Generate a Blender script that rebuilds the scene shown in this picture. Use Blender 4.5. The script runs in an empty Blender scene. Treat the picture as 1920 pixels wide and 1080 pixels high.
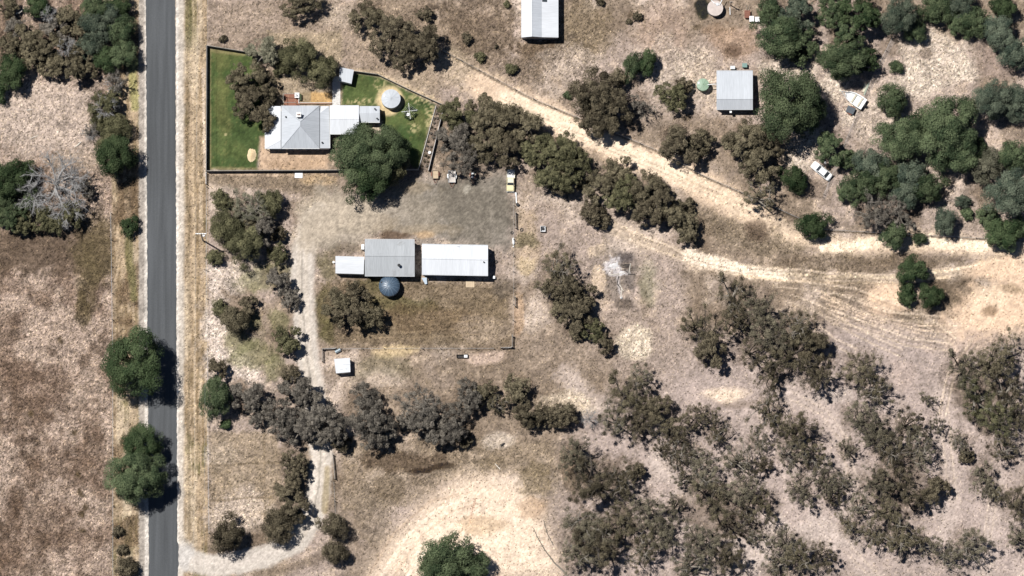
import bpy, math, random
import numpy as np
from mathutils import Vector, Matrix

random.seed(7)
S = bpy.context.scene
COL = S.collection

# ------------------------------------------------------------------ camera
CAM = np.array([0.0, -205.0, 1400.0])
DIST = float(np.linalg.norm(CAM))
WID = 213.333                                   # metres across the frame at the centre
cd = bpy.data.cameras.new('camera'); cam = bpy.data.objects.new('camera', cd); COL.objects.link(cam)
cam.location = CAM
TILT = math.atan2(205.0, 1400.0)
cam.rotation_euler = (TILT, 0, 0)
cd.sensor_width = 36.0; cd.lens = 36.0 * DIST / WID
cd.clip_start = 1.0; cd.clip_end = 9000.0
S.camera = cam

# ------------------------------------------------------------------ sky, sun, exposure
SHX, SHY = 0.41, -0.24                          # ground offset of a shadow per metre of height
elev = math.atan2(1.0, math.hypot(SHX, SHY))
azim = math.atan2(-SHX, -SHY)                   # from +Y towards +X
w = bpy.data.worlds.new('World'); S.world = w; w.use_nodes = True
nt = w.node_tree; bg = nt.nodes['Background']
sky = nt.nodes.new('ShaderNodeTexSky'); sky.sky_type = 'NISHITA'; sky.sun_disc = False
sky.sun_elevation = elev; sky.sun_rotation = azim
sky.altitude = 2500.0; sky.air_density = 0.8; sky.dust_density = 0.0
nt.links.new(sky.outputs[0], bg.inputs[0]); bg.inputs[1].default_value = 0.05
sl = bpy.data.lights.new('sun', 'SUN'); sl.energy = 5.0; sl.angle = math.radians(0.5); sl.color = (1.0, 0.98, 0.95)
so = bpy.data.objects.new('sun', sl); COL.objects.link(so)
so.rotation_euler = Vector((-SHX, -SHY, 1.0)).to_track_quat('Z', 'Y').to_euler()
so.location = (-100, 60, 250)
S.view_settings.view_transform = 'Standard'; S.view_settings.look = 'None'
S.view_settings.exposure = 0.68; S.view_settings.gamma = 1.0
S.view_settings.use_curve_mapping = False
GL = 1.9                                        # display brightness of a unit-albedo sunlit ground

# ------------------------------------------------------------------ mapping between photograph and place
ct, st = math.cos(TILT), math.sin(TILT)
FPX = 1920.0 * DIST / WID                       # focal length in photo pixels
def P(px, py, z=0.0):
    dx, dy, dz = (px - 960.0) / FPX, (540.0 - py) / FPX, -1.0
    wy, wz = dy * ct - dz * st, dy * st + dz * ct
    t = (z - CAM[2]) / wz
    return Vector((CAM[0] + dx * t, CAM[1] + wy * t, z))
def to_px(X, Y):
    rx, ry, rz = X - CAM[0], Y - CAM[1], -CAM[2]
    cy, cz = ry * ct + rz * st, -ry * st + rz * ct
    return 960.0 + FPX * rx / -cz, 540.0 - FPX * cy / -cz
M = 1.0 / 9.0                                   # metres per photo pixel

# ------------------------------------------------------------------ materials
def srgb(c):
    return tuple(((v / 255.0) / 12.92 if v / 255.0 <= 0.04045 else ((v / 255.0 + 0.055) / 1.055) ** 2.4) for v in c)
MATS = {}
def newmat(name):
    m = bpy.data.materials.new(name); m.use_nodes = True
    n = m.node_tree; b = n.nodes['Principled BSDF']
    MATS[name] = m
    return m, n, b
def N(n, t, **kw):
    x = n.nodes.new(t)
    for k, v in kw.items(): setattr(x, k, v)
    return x
def mat(name, col, rough=0.7, metal=0.0, var=0.12, scale=1.5, spec=0.3, bump=0.0, bscale=30.0):
    """plain surface with grain and blotchy wear"""
    if name in MATS: return MATS[name]
    m, n, b = newmat(name)
    tc = N(n, 'ShaderNodeTexCoord')
    no = N(n, 'ShaderNodeTexNoise'); no.inputs['Scale'].default_value = scale; no.inputs['Detail'].default_value = 6; no.inputs['Roughness'].default_value = 0.65
    n.links.new(tc.outputs['Object'], no.inputs['Vector'])
    mr = N(n, 'ShaderNodeMapRange'); mr.inputs['From Min'].default_value = 0.3; mr.inputs['From Max'].default_value = 0.7
    mr.inputs['To Min'].default_value = 1 - var; mr.inputs['To Max'].default_value = 1 + var
    n.links.new(no.outputs[0], mr.inputs[0])
    mx = N(n, 'ShaderNodeVectorMath', operation='SCALE'); mx.inputs[0].default_value = col[:3]
    n.links.new(mr.outputs[0], mx.inputs['Scale']); n.links.new(mx.outputs[0], b.inputs['Base Color'])
    b.inputs['Roughness'].default_value = rough; b.inputs['Metallic'].default_value = metal
    b.inputs['Specular IOR Level'].default_value = spec
    if bump:
        n2 = N(n, 'ShaderNodeTexNoise'); n2.inputs['Scale'].default_value = bscale
        n.links.new(tc.outputs['Object'], n2.inputs['Vector'])
        bp = N(n, 'ShaderNodeBump'); bp.inputs['Strength'].default_value = bump; bp.inputs['Distance'].default_value = 0.03
        n.links.new(n2.outputs[0], bp.inputs['Height']); n.links.new(bp.outputs[0], b.inputs['Normal'])
    return m
def roofmat(name, col, axis, dirt=0.12, rust=0.0, rough=0.6):
    """corrugated sheet: sheets side by side along axis, each a shade different, fine ribs, streaks and stains"""
    m, n, b = newmat(name)
    tc = N(n, 'ShaderNodeTexCoord'); sx = N(n, 'ShaderNodeSeparateXYZ'); n.links.new(tc.outputs['Object'], sx.inputs[0])
    a = sx.outputs[axis]
    d = N(n, 'ShaderNodeMath', operation='DIVIDE'); d.inputs[1].default_value = 0.76; n.links.new(a, d.inputs[0])
    f = N(n, 'ShaderNodeMath', operation='FLOOR'); n.links.new(d.outputs[0], f.inputs[0])
    wn = N(n, 'ShaderNodeTexWhiteNoise', noise_dimensions='1D'); n.links.new(f.outputs[0], wn.inputs['W'])
    m1 = N(n, 'ShaderNodeMapRange'); m1.inputs['To Min'].default_value = 0.95; m1.inputs['To Max'].default_value = 1.04; n.links.new(wn.outputs[0], m1.inputs[0])
    mp = N(n, 'ShaderNodeMapping'); mp.inputs['Scale'].default_value = (6, 0.5, 1) if axis == 0 else (0.5, 6, 1)
    n.links.new(tc.outputs['Object'], mp.inputs[0])
    no = N(n, 'ShaderNodeTexNoise'); no.inputs['Scale'].default_value = 1.0; no.inputs['Detail'].default_value = 6; n.links.new(mp.outputs[0], no.inputs['Vector'])
    m2 = N(n, 'ShaderNodeMapRange'); m2.inputs['From Min'].default_value = 0.35; m2.inputs['From Max'].default_value = 0.65
    m2.inputs['To Min'].default_value = 1 - dirt; m2.inputs['To Max'].default_value = 1.02; n.links.new(no.outputs[0], m2.inputs[0])
    mu = N(n, 'ShaderNodeMath', operation='MULTIPLY'); n.links.new(m1.outputs[0], mu.inputs[0]); n.links.new(m2.outputs[0], mu.inputs[1])
    sc = N(n, 'ShaderNodeVectorMath', operation='SCALE'); sc.inputs[0].default_value = col; n.links.new(mu.outputs[0], sc.inputs['Scale'])
    out = sc.outputs[0]
    if rust:
        n3 = N(n, 'ShaderNodeTexNoise'); n3.inputs['Scale'].default_value = 0.33; n3.inputs['Detail'].default_value = 8; n3.inputs['Roughness'].default_value = 0.7; n3.inputs['Distortion'].default_value = 1.0
        n.links.new(tc.outputs['Object'], n3.inputs['Vector'])
        m3 = N(n, 'ShaderNodeMapRange'); m3.inputs['From Min'].default_value = 0.56; m3.inputs['From Max'].default_value = 0.72; m3.inputs['To Max'].default_value = rust
        n.links.new(n3.outputs[0], m3.inputs[0])
        mix = N(n, 'ShaderNodeMix', data_type='RGBA'); n.links.new(m3.outputs[0], mix.inputs[0]); n.links.new(out, mix.inputs[6])
        mix.inputs[7].default_value = (0.10, 0.095, 0.085, 1); out = mix.outputs[2]
    n.links.new(out, b.inputs['Base Color'])
    wv = N(n, 'ShaderNodeMath', operation='MULTIPLY'); wv.inputs[1].default_value = 2 * math.pi / 0.19; n.links.new(a, wv.inputs[0])
    sn = N(n, 'ShaderNodeMath', operation='SINE'); n.links.new(wv.outputs[0], sn.inputs[0])
    bp = N(n, 'ShaderNodeBump'); bp.inputs['Strength'].default_value = 0.25; bp.inputs['Distance'].default_value = 0.012
    n.links.new(sn.outputs[0], bp.inputs['Height']); n.links.new(bp.outputs[0], b.inputs['Normal'])
    b.inputs['Roughness'].default_value = rough; b.inputs['Specular IOR Level'].default_value = 0.35
    return m

ROOF_X = roofmat('zinc_roof_x', (0.335, 0.35, 0.37), 0)
ROOF_Y = roofmat('zinc_roof_y', (0.335, 0.35, 0.37), 1)
WROOF_X = roofmat('white_roof_x', (0.425, 0.435, 0.45), 0, 0.10)
WROOF_Y = roofmat('white_roof_y', (0.41, 0.42, 0.435), 1, 0.10)
GROOF_X = roofmat('old_grey_roof', (0.26, 0.27, 0.278), 0, 0.14, 0.6)
WALLW = mat('weatherboard_white', (0.55, 0.53, 0.48), 0.8)
WALLZ = mat('galvanised_wall', (0.38, 0.40, 0.41), 0.5, 0.2)
WALLB = mat('brick_wall', (0.26, 0.13, 0.09), 0.9, var=0.25, scale=6)
WHITE = mat('white_paint', (0.55, 0.55, 0.54), 0.5, var=0.06)
CHIM = mat('chimney_render', (0.48, 0.47, 0.45), 0.8)
GLASS = mat('dark_glass', (0.03, 0.035, 0.04), 0.08, spec=0.6, var=0.05)
DARK = mat('black_rubber', (0.025, 0.025, 0.026), 0.85)
STEEL = mat('galvanised_steel', (0.32, 0.33, 0.34), 0.45, 0.5)
RUST = mat('rusty_steel', (0.14, 0.06, 0.04), 0.85, var=0.35, scale=5)
TIMBER = mat('weathered_timber', (0.30, 0.25, 0.19), 0.9, var=0.25, scale=5)
PLY = mat('pale_plywood', (0.36, 0.28, 0.19), 0.85, var=0.12, scale=3)
POST = mat('grey_post_timber', (0.20, 0.18, 0.16), 0.95, var=0.3, scale=4)
FENCE = mat('fence_sheet', (0.20, 0.185, 0.165), 0.75, var=0.1)
CONC = mat('concrete', (0.36, 0.34, 0.31), 0.9, var=0.15, scale=2.5)
PALECONC = mat('pale_concrete', (0.40, 0.385, 0.365), 0.9, var=0.1, scale=2.0)
BLUE = mat('slate_blue_tank', (0.04, 0.062, 0.09), 0.42, 0.0, var=0.25, scale=2, spec=0.6)
GREEN = mat('pale_green_tank', (0.17, 0.235, 0.165), 0.5, var=0.1)
TANKW = mat('white_tank_roof', (0.32, 0.335, 0.355), 0.6, var=0.08)
SHEETB = mat('pale_blue_sheet', (0.27, 0.32, 0.37), 0.5)
CREAM = mat('cream_car_paint', (0.45, 0.39, 0.22), 0.35, var=0.05, spec=0.5)
CREAM2 = mat('faded_cream_paint', (0.45, 0.41, 0.30), 0.4, var=0.06, spec=0.5)
CARW = mat('white_car_paint', (0.55, 0.55, 0.54), 0.3, var=0.03, spec=0.5)
LAMP = mat('lamp_lens', (0.5, 0.5, 0.48), 0.2, spec=0.6)
CHAR = mat('charred_wood', (0.03, 0.028, 0.027), 0.95, var=0.3)
ASH = mat('white_ash', (0.40, 0.385, 0.38), 0.98, var=0.22, scale=3, bump=0.5, bscale=6)
SANDM = mat('loose_sand', (0.44, 0.34, 0.21), 0.98, var=0.12, scale=3, bump=0.4, bscale=5)
BRICK = mat('brick_paving', (0.17, 0.085, 0.06), 0.9, var=0.3, scale=9)
TRAILERG = mat('dark_trailer_cover', (0.045, 0.055, 0.065), 0.6)
LOGM = mat('bleached_log', (0.46, 0.42, 0.36), 0.95, var=0.2, scale=6)

# ------------------------------------------------------------------ mesh helpers
def tag(o, label=None, cat=None, group=None, kind=None):
    if label: o['label'] = label
    if cat: o['category'] = cat
    if group: o['group'] = group
    if kind: o['kind'] = kind
    return o
def empty(name, loc, rz=0.0):
    o = bpy.data.objects.new(name, None); o.empty_display_size = 0.5
    o.location = loc; o.rotation_euler = (0, 0, rz); COL.objects.link(o); return o
def link(name, me, parent=None, loc=None):
    o = bpy.data.objects.new(name, me); COL.objects.link(o)
    if parent is not None: o.parent = parent
    if loc is not None: o.location = loc
    return o
class MB:
    def __init__(s): s.v, s.f = [], []
    def add(s, vs, fs):
        k = len(s.v); s.v += [tuple(v) for v in vs]; s.f += [tuple(i + k for i in f) for f in fs]; return s
    def box(s, x0, x1, y0, y1, z0, z1):
        return s.add([(x0, y0, z0), (x1, y0, z0), (x1, y1, z0), (x0, y1, z0), (x0, y0, z1), (x1, y0, z1), (x1, y1, z1), (x0, y1, z1)],
                     [(3, 2, 1, 0), (4, 5, 6, 7), (0, 1, 5, 4), (1, 2, 6, 5), (2, 3, 7, 6), (3, 0, 4, 7)])
    def slab(s, pts, t):
        """polygon given by 3-D points, extruded down by t"""
        n = len(pts); top = [tuple(p) for p in pts]; bot = [(p[0], p[1], p[2] - t) for p in top]
        return s.add(top + bot, [tuple(range(n)), tuple(range(2 * n - 1, n - 1, -1))] + [((i + 1) % n, i, i + n, (i + 1) % n + n) for i in range(n)])
    def frustum(s, y0, y1, wb, zb, y0t, y1t, wt, zt):
        return s.add([(-wb, y0, zb), (wb, y0, zb), (wb, y1, zb), (-wb, y1, zb), (-wt, y0t, zt), (wt, y0t, zt), (wt, y1t, zt), (-wt, y1t, zt)],
                     [(3, 2, 1, 0), (4, 5, 6, 7), (0, 1, 5, 4), (1, 2, 6, 5), (2, 3, 7, 6), (3, 0, 4, 7)])
    def loft(s, sts):
        """sts: (y, halfwidth, z0, z1) chamfered box sections along y"""
        k = 8; vs = []
        for (y, hw, z0, z1) in sts:
            c = min(0.10, 0.3 * (z1 - z0))
            vs += [(-hw + c, y, z0), (hw - c, y, z0), (hw, y, z0 + c), (hw, y, z1 - c), (hw - c * 1.4, y, z1), (-hw + c * 1.4, y, z1), (-hw, y, z1 - c), (-hw, y, z0 + c)]
        fs = [tuple(range(k)), tuple(range(len(vs) - 1, len(vs) - 1 - k, -1))]
        for i in range(len(sts) - 1):
            for j in range(k): fs.append((i * k + j, (i + 1) * k + j, (i + 1) * k + (j + 1) % k, i * k + (j + 1) % k))
        return s.add(vs, fs)
    def cyl(s, c, r, z0, z1, n=20, r1=None, cap=True):
        r1 = r if r1 is None else r1; vs = []
        for i in range(n): a = 2 * math.pi * i / n; vs.append((c[0] + r * math.cos(a), c[1] + r * math.sin(a), z0))
        for i in range(n): a = 2 * math.pi * i / n; vs.append((c[0] + r1 * math.cos(a), c[1] + r1 * math.sin(a), z1))
        fs = [(i, (i + 1) % n, n + (i + 1) % n, n + i) for i in range(n)]
        if cap: fs += [tuple(range(n - 1, -1, -1)), tuple(range(n, 2 * n))]
        return s.add(vs, fs)
    def lathe(s, c, prof, n=24):
        vs, k = [], len(prof)
        for i in range(n):
            a = 2 * math.pi * i / n
            vs += [(c[0] + r * math.cos(a), c[1] + r * math.sin(a), z) for r, z in prof]
        fs = [(i * k + j, ((i + 1) % n) * k + j, ((i + 1) % n) * k + j + 1, i * k + j + 1) for i in range(n) for j in range(k - 1)]
        return s.add(vs, fs)
    def tube(s, pts, rad, n=6):
        pts = [Vector(p) for p in pts]; m = len(pts)
        rad = rad if hasattr(rad, '__len__') else [rad] * m; vs, fs = [], []
        for i, p in enumerate(pts):
            d = (pts[min(i + 1, m - 1)] - pts[max(i - 1, 0)]).normalized()
            u = d.cross(Vector((0, 0, 1)) if abs(d.z) < 0.9 else Vector((1, 0, 0))).normalized(); v = d.cross(u)
            for j in range(n):
                a = 2 * math.pi * j / n; vs.append(tuple(p + (u * math.cos(a) + v * math.sin(a)) * rad[i]))
        for i in range(m - 1):
            for j in range(n): fs.append((i * n + j, i * n + (j + 1) % n, (i + 1) * n + (j + 1) % n, (i + 1) * n + j))
        fs += [tuple(range(n - 1, -1, -1)), tuple(range((m - 1) * n, m * n))]
        return s.add(vs, fs)
    def mesh(s, name, m, smooth=False):
        me = bpy.data.meshes.new(name); me.from_pydata(s.v, [], s.f); me.materials.append(m)
        if smooth:
            me.polygons.foreach_set('use_smooth', [True] * len(me.polygons))
        me.update(); return me
    def build(s, name, m, parent=None, smooth=False, loc=None):
        return link(name, s.mesh(name, m, smooth), parent, loc)
def npmesh(name, V, F, m, attrs=None, smooth=False):
    """V (n,3), F (k,4 or 3) arrays"""
    me = bpy.data.meshes.new(name); k = F.shape[1]
    me.vertices.add(len(V)); me.vertices.foreach_set('co', np.ascontiguousarray(V, dtype=np.float32).ravel())
    me.loops.add(F.size); me.loops.foreach_set('vertex_index', np.ascontiguousarray(F, dtype=np.int32).ravel())
    me.polygons.add(len(F)); me.polygons.foreach_set('loop_start', np.arange(0, F.size, k, dtype=np.int32))
    if smooth: me.polygons.foreach_set('use_smooth', np.ones(len(F), dtype=bool))
    for an, arr in (attrs or {}).items():
        if arr.ndim == 2:
            at = me.attributes.new(an, 'FLOAT_COLOR', 'POINT')
            a4 = np.ones((len(V), 4), dtype=np.float32); a4[:, :3] = arr; at.data.foreach_set('color', a4.ravel())
        else:
            at = me.attributes.new(an, 'FLOAT', 'POINT'); at.data.foreach_set('value', arr.astype(np.float32))
    if m: me.materials.append(m)
    me.update(calc_edges=True); me.validate(); return me

# ------------------------------------------------------------------ ground painting (numpy, in photo pixels so that features land where they lie)
def _hash(ix, iy, seed):
    h = (ix.astype(np.int64) * 374761393 + iy.astype(np.int64) * 668265263 + seed * 1442695041) & 0xFFFFFFFF
    h = ((h ^ (h >> 13)) * 1274126177) & 0xFFFFFFFF
    return ((h ^ (h >> 16)) & 0xFFFF) / 65535.0
def vnoise(x, y, seed):
    ix, iy = np.floor(x), np.floor(y); fx, fy = x - ix, y - iy
    fx = fx * fx * (3 - 2 * fx); fy = fy * fy * (3 - 2 * fy)
    a, b = _hash(ix, iy, seed), _hash(ix + 1, iy, seed); c, d = _hash(ix, iy + 1, seed), _hash(ix + 1, iy + 1, seed)
    return (a * (1 - fx) + b * fx) * (1 - fy) + (c * (1 - fx) + d * fx) * fy
def fbm(x, y, s, oct=4, seed=0, gain=0.55):
    t, amp, tot = 0.0, 1.0, 0.0
    for o in range(oct):
        t = t + amp * vnoise(x / s * 2 ** o + 17.3 * o, y / s * 2 ** o - 9.1 * o, seed + o * 31); tot += amp; amp *= gain
    return t / tot
def sstep(a, b, x):
    t = np.clip((x - a) / (b - a), 0, 1); return t * t * (3 - 2 * t)

class Paint:
    def __init__(s, X, Y):
        s.X, s.Y = X, Y; n = X.shape
        s.wx = X + 26 * (fbm(X, Y, 60, 5, 1) - 0.5); s.wy = Y + 26 * (fbm(X, Y, 60, 5, 2) - 0.5)
        s.nz = fbm(X, Y, 26, 5, 3, 0.65) - 0.5; s.nf = fbm(X, Y, 7, 4, 4, 0.7) - 0.5
        s.col = np.zeros(n + (3,)); s.sp = np.zeros(n); s.reg = np.zeros(n, dtype=np.int32)
    def mix(s, m, col, sp=None):
        c = np.array(srgb(col)) / GL
        s.col += (c - s.col) * m[..., None]
        if sp is not None: s.sp += (sp - s.sp) * m
    def blob(s, cx, cy, rx, ry, col, a=1.0, ang=0.0, soft=0.7, nz=1.0, sp=None, reg=None):
        t = math.radians(ang); u = (s.wx - cx) * math.cos(t) + (s.wy - cy) * math.sin(t); v = -(s.wx - cx) * math.sin(t) + (s.wy - cy) * math.cos(t)
        d = np.sqrt((u / rx) ** 2 + (v / ry) ** 2) + nz * s.nz + 0.5 * nz * s.nf
        m = sstep(1 + soft * 0.5, 1 - soft * 0.5, d)
        if reg: s.reg[m > 0.5] = reg
        s.mix(m * a, col, sp); return s
    def dist(s, pts, warp=0.4):
        X = s.X + warp * (s.wx - s.X); Y = s.Y + warp * (s.wy - s.Y); D = np.full(X.shape, 1e9)
        for (x0, y0), (x1, y1) in zip(pts[:-1], pts[1:]):
            L2 = (x1 - x0) ** 2 + (y1 - y0) ** 2
            t = np.clip(((X - x0) * (x1 - x0) + (Y - y0) * (y1 - y0)) / L2, 0, 1)
            D = np.minimum(D, np.hypot(X - x0 - t * (x1 - x0), Y - y0 - t * (y1 - y0)))
        return D
    def stroke(s, pts, wd, col, a=1.0, soft=0.8, nz=0.6, sp=None, reg=None, warp=0.4):
        d = s.dist(pts, warp) / (wd * 0.5) + nz * (s.nz + s.nf)
        m = sstep(1 + soft * 0.5, 1 - soft * 0.5, d)
        if reg: s.reg[m > 0.5] = reg
        s.mix(m * a, col, sp); return s
    def poly(s, pts, col, a=1.0, soft=6.0, nz=8.0, sp=None, reg=None):
        X, Y = s.X, s.Y; n = len(pts); ins = np.zeros(X.shape, dtype=bool)
        for i in range(n):
            (x0, y0), (x1, y1) = pts[i], pts[(i + 1) % n]
            c = ((y0 > Y) != (y1 > Y)); xx = (x1 - x0) * (Y - y0) / (y1 - y0 + 1e-9) + x0; ins ^= c & (X < xx)
        sd = np.where(ins, -1, 1) * s.dist(list(pts) + [pts[0]], 0.0) + nz * (s.nz + s.nf)
        m = sstep(soft, -soft, sd)
        if reg: s.reg[m > 0.5] = reg
        s.mix(m * a, col, sp); return s
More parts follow.
